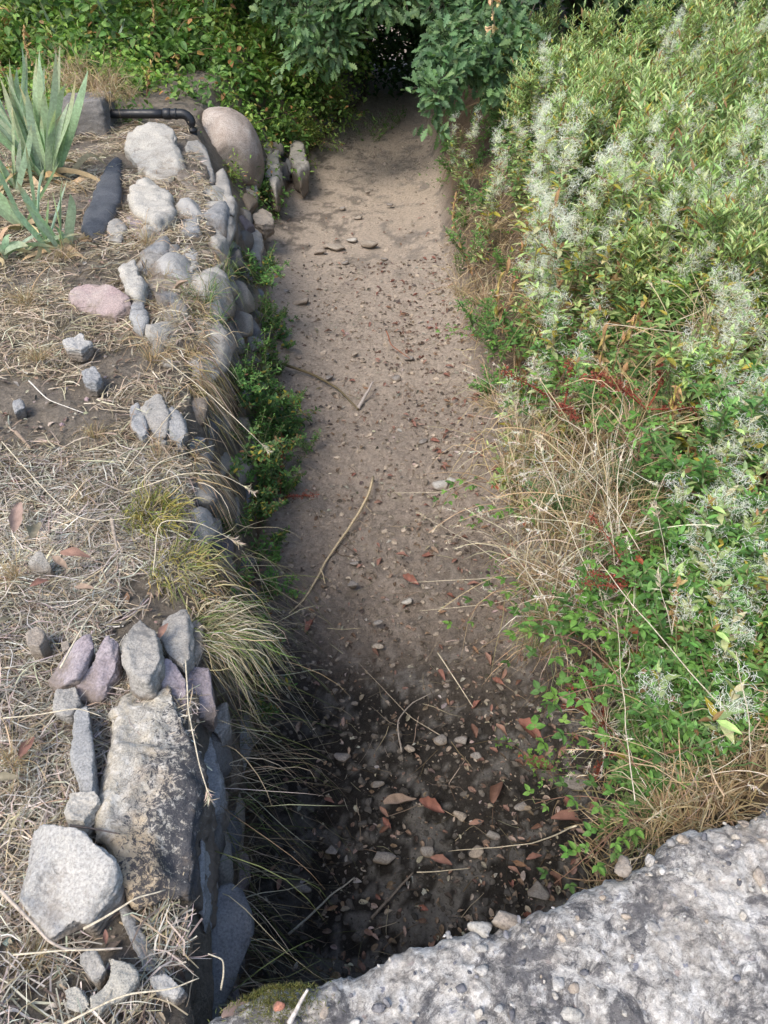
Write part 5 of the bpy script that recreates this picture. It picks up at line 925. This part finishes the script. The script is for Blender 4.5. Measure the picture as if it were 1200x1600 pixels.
# small weeds on the far bed and clovers on the lower right
sprout = herb(.12, 4, .022, 4, lean=1.0, side=0, yellow=0, name='seedling', label='s', cols=[(.12, .26, .05), (.15, .30, .06)], w_=(1, 1), tpl=OVATE)
for i, (a_, b_) in enumerate([(590, 205), (600, 195), (612, 190), (580, 215), (622, 183)]): place(sprout, P(a_, b_, .04), U(0, 6), 2.2, (0, 0), 'pale feathery weed on the far bed before the dark', 'weeds on the far bed')
def deadstalk():
    e = empty('withered_stalk'); st, lf = MB(), MB(); p_ = arc_paths(np.zeros((1, 3)), nrm(np.array([[U(-.2, .2), U(-.3, .1), 1]])), .8, .1, 10, .03)[0]; st.tube(p_, np.linspace(.004, .002, 10), 5, (.26, .18, .10), cap=False)
    nn = 26; ii = rng.randint(2, 10, nn); lf.leaves(curled(rng.randint(99), wd=.14, twist=1.5), p_[ii], nrm(rng.normal(size=(nn, 3)) * .5 + [0, 0, -1]), rng.normal(size=(nn, 3)), U(.05, .10, nn), mixcols(nn, [(.42, .28, .14), (.34, .20, .10), (.48, .40, .12)], (3, 3, 1.5)))
    link('stem', st.mesh('stem', M_stem), e); link('withered_leaves', lf.mesh('withered_leaves', M_dead), e); return tag(e, 'd', 'plant')
dst = [deadstalk() for _ in range(3)]
for i, (a_, b_, hh_) in enumerate([(850, 400, 1.2), (900, 380, 1.3), (960, 450, 1.3), (1000, 170, 1.6), (830, 240, 1.4), (945, 110, 1.6), (1060, 80, 1.7), (760, 300, 1.0), (1120, 380, 1.5), (1020, 380, 1.4), (860, 550, 1.1), (1110, 590, 1.35), (930, 300, 1.5), (1080, 750, 1.2), (1150, 230, 1.6), (990, 60, 1.7), (880, 60, 1.6), (800, 330, 1.1), (1000, 520, 1.3), (1140, 870, 1.2)]):
    c_ = P(a_, b_, hh_); g_ = float(gh(c_[0], c_[1], False)); place(dst[i % 3], (c_[0], c_[1], g_), U(0, 6), max(.4, (hh_ - g_) / .75), (0, 0), 'withered stalk hung with curled brown leaves among the right bank herbs', 'withered stalks on the right bank')
for i, (x, y, z, s_) in enumerate([(-2.2, 7.6, .9, .8), (-2.9, 7.4, 1.0, .9), (-1.8, 8.3, .7, .9), (-3.4, 7.8, 1.1, 1.0), (-2.5, 8.7, 1.0, 1.1), (-1.5, 8.9, .5, .8), (-3.9, 7.6, 1.1, .8), (-4.4, 8.4, 1.1, 1.0), (-3.0, 9.3, 1.1, 1.3)]):
    place(dst[i % 3], (x, y, z), U(0, 6), s_, (U(-.4, .1), U(-.3, .3)), 'brown withered stem poking out of the far left shrubs', 'withered stems among the far left shrubs')
for i, (a_, b_, hh_, s_) in enumerate([(30, 60, 1.15, 1.3), (70, 40, 1.2, 1.2), (110, 30, 1.2, 1.2), (10, 120, 1.1, 1.2), (150, 60, 1.2, 1.2), (60, 100, 1.15, 1.3), (20, 20, 1.2, 1.4)]): place(dryt[i % 3], P(a_, b_, hh_ - .05), U(0, 6), s_, (.2, .1), 'rank dead grass in the top left corner behind the iris', 'dead grass behind the iris')
# remove prototypes never placed
for pr_ in herbs + dark + lows + flufs + brams + dryt + greent + docks + sh + [sprout]:
    if pr_.name not in used:
        for ch in list(pr_.children): bpy.data.objects.remove(ch)
        bpy.data.objects.remove(pr_)
# moss on the slab's left end
mo = MB(); n_ = 1500; X = np.array([P(435, 1560, 1.05)[0]]) + rng.normal(size=n_) * .035; Y = P(435, 1560, 1.05)[1] + rng.normal(size=n_) * .02
mo.leaves(NARROW, np.stack([X, np.minimum(Y, ye(X) - .004), np.full(n_, 1.052)], 1), nrm(rng.normal(size=(n_, 3)) * .6 + [0, 0, 1]), rng.normal(size=(n_, 3)), .012, jit((.17, .17, .06), n_, .2)); tag(mo.obj('moss', M_leaf), 'yellow green moss cushion at the left end of the slab', 'moss', kind='stuff')
st2 = straw_field(1400, lambda y, n: -.42 + .55 * U(0, 1, n) ** 1.8, lambda n: U(.1, .42, n), .08, .0022, GREYSTRAW, (3, 3, 2, 2, 2), .3, (0.0, .01))
tag(st2.obj('loose_straw', M_straw), 'bleached loose straw drifted over the left end of the slab', 'straw', kind='stuff')
print('objects', len(bpy.data.objects), 'verts', sum(len(m_.vertices) for m_ in bpy.data.meshes))
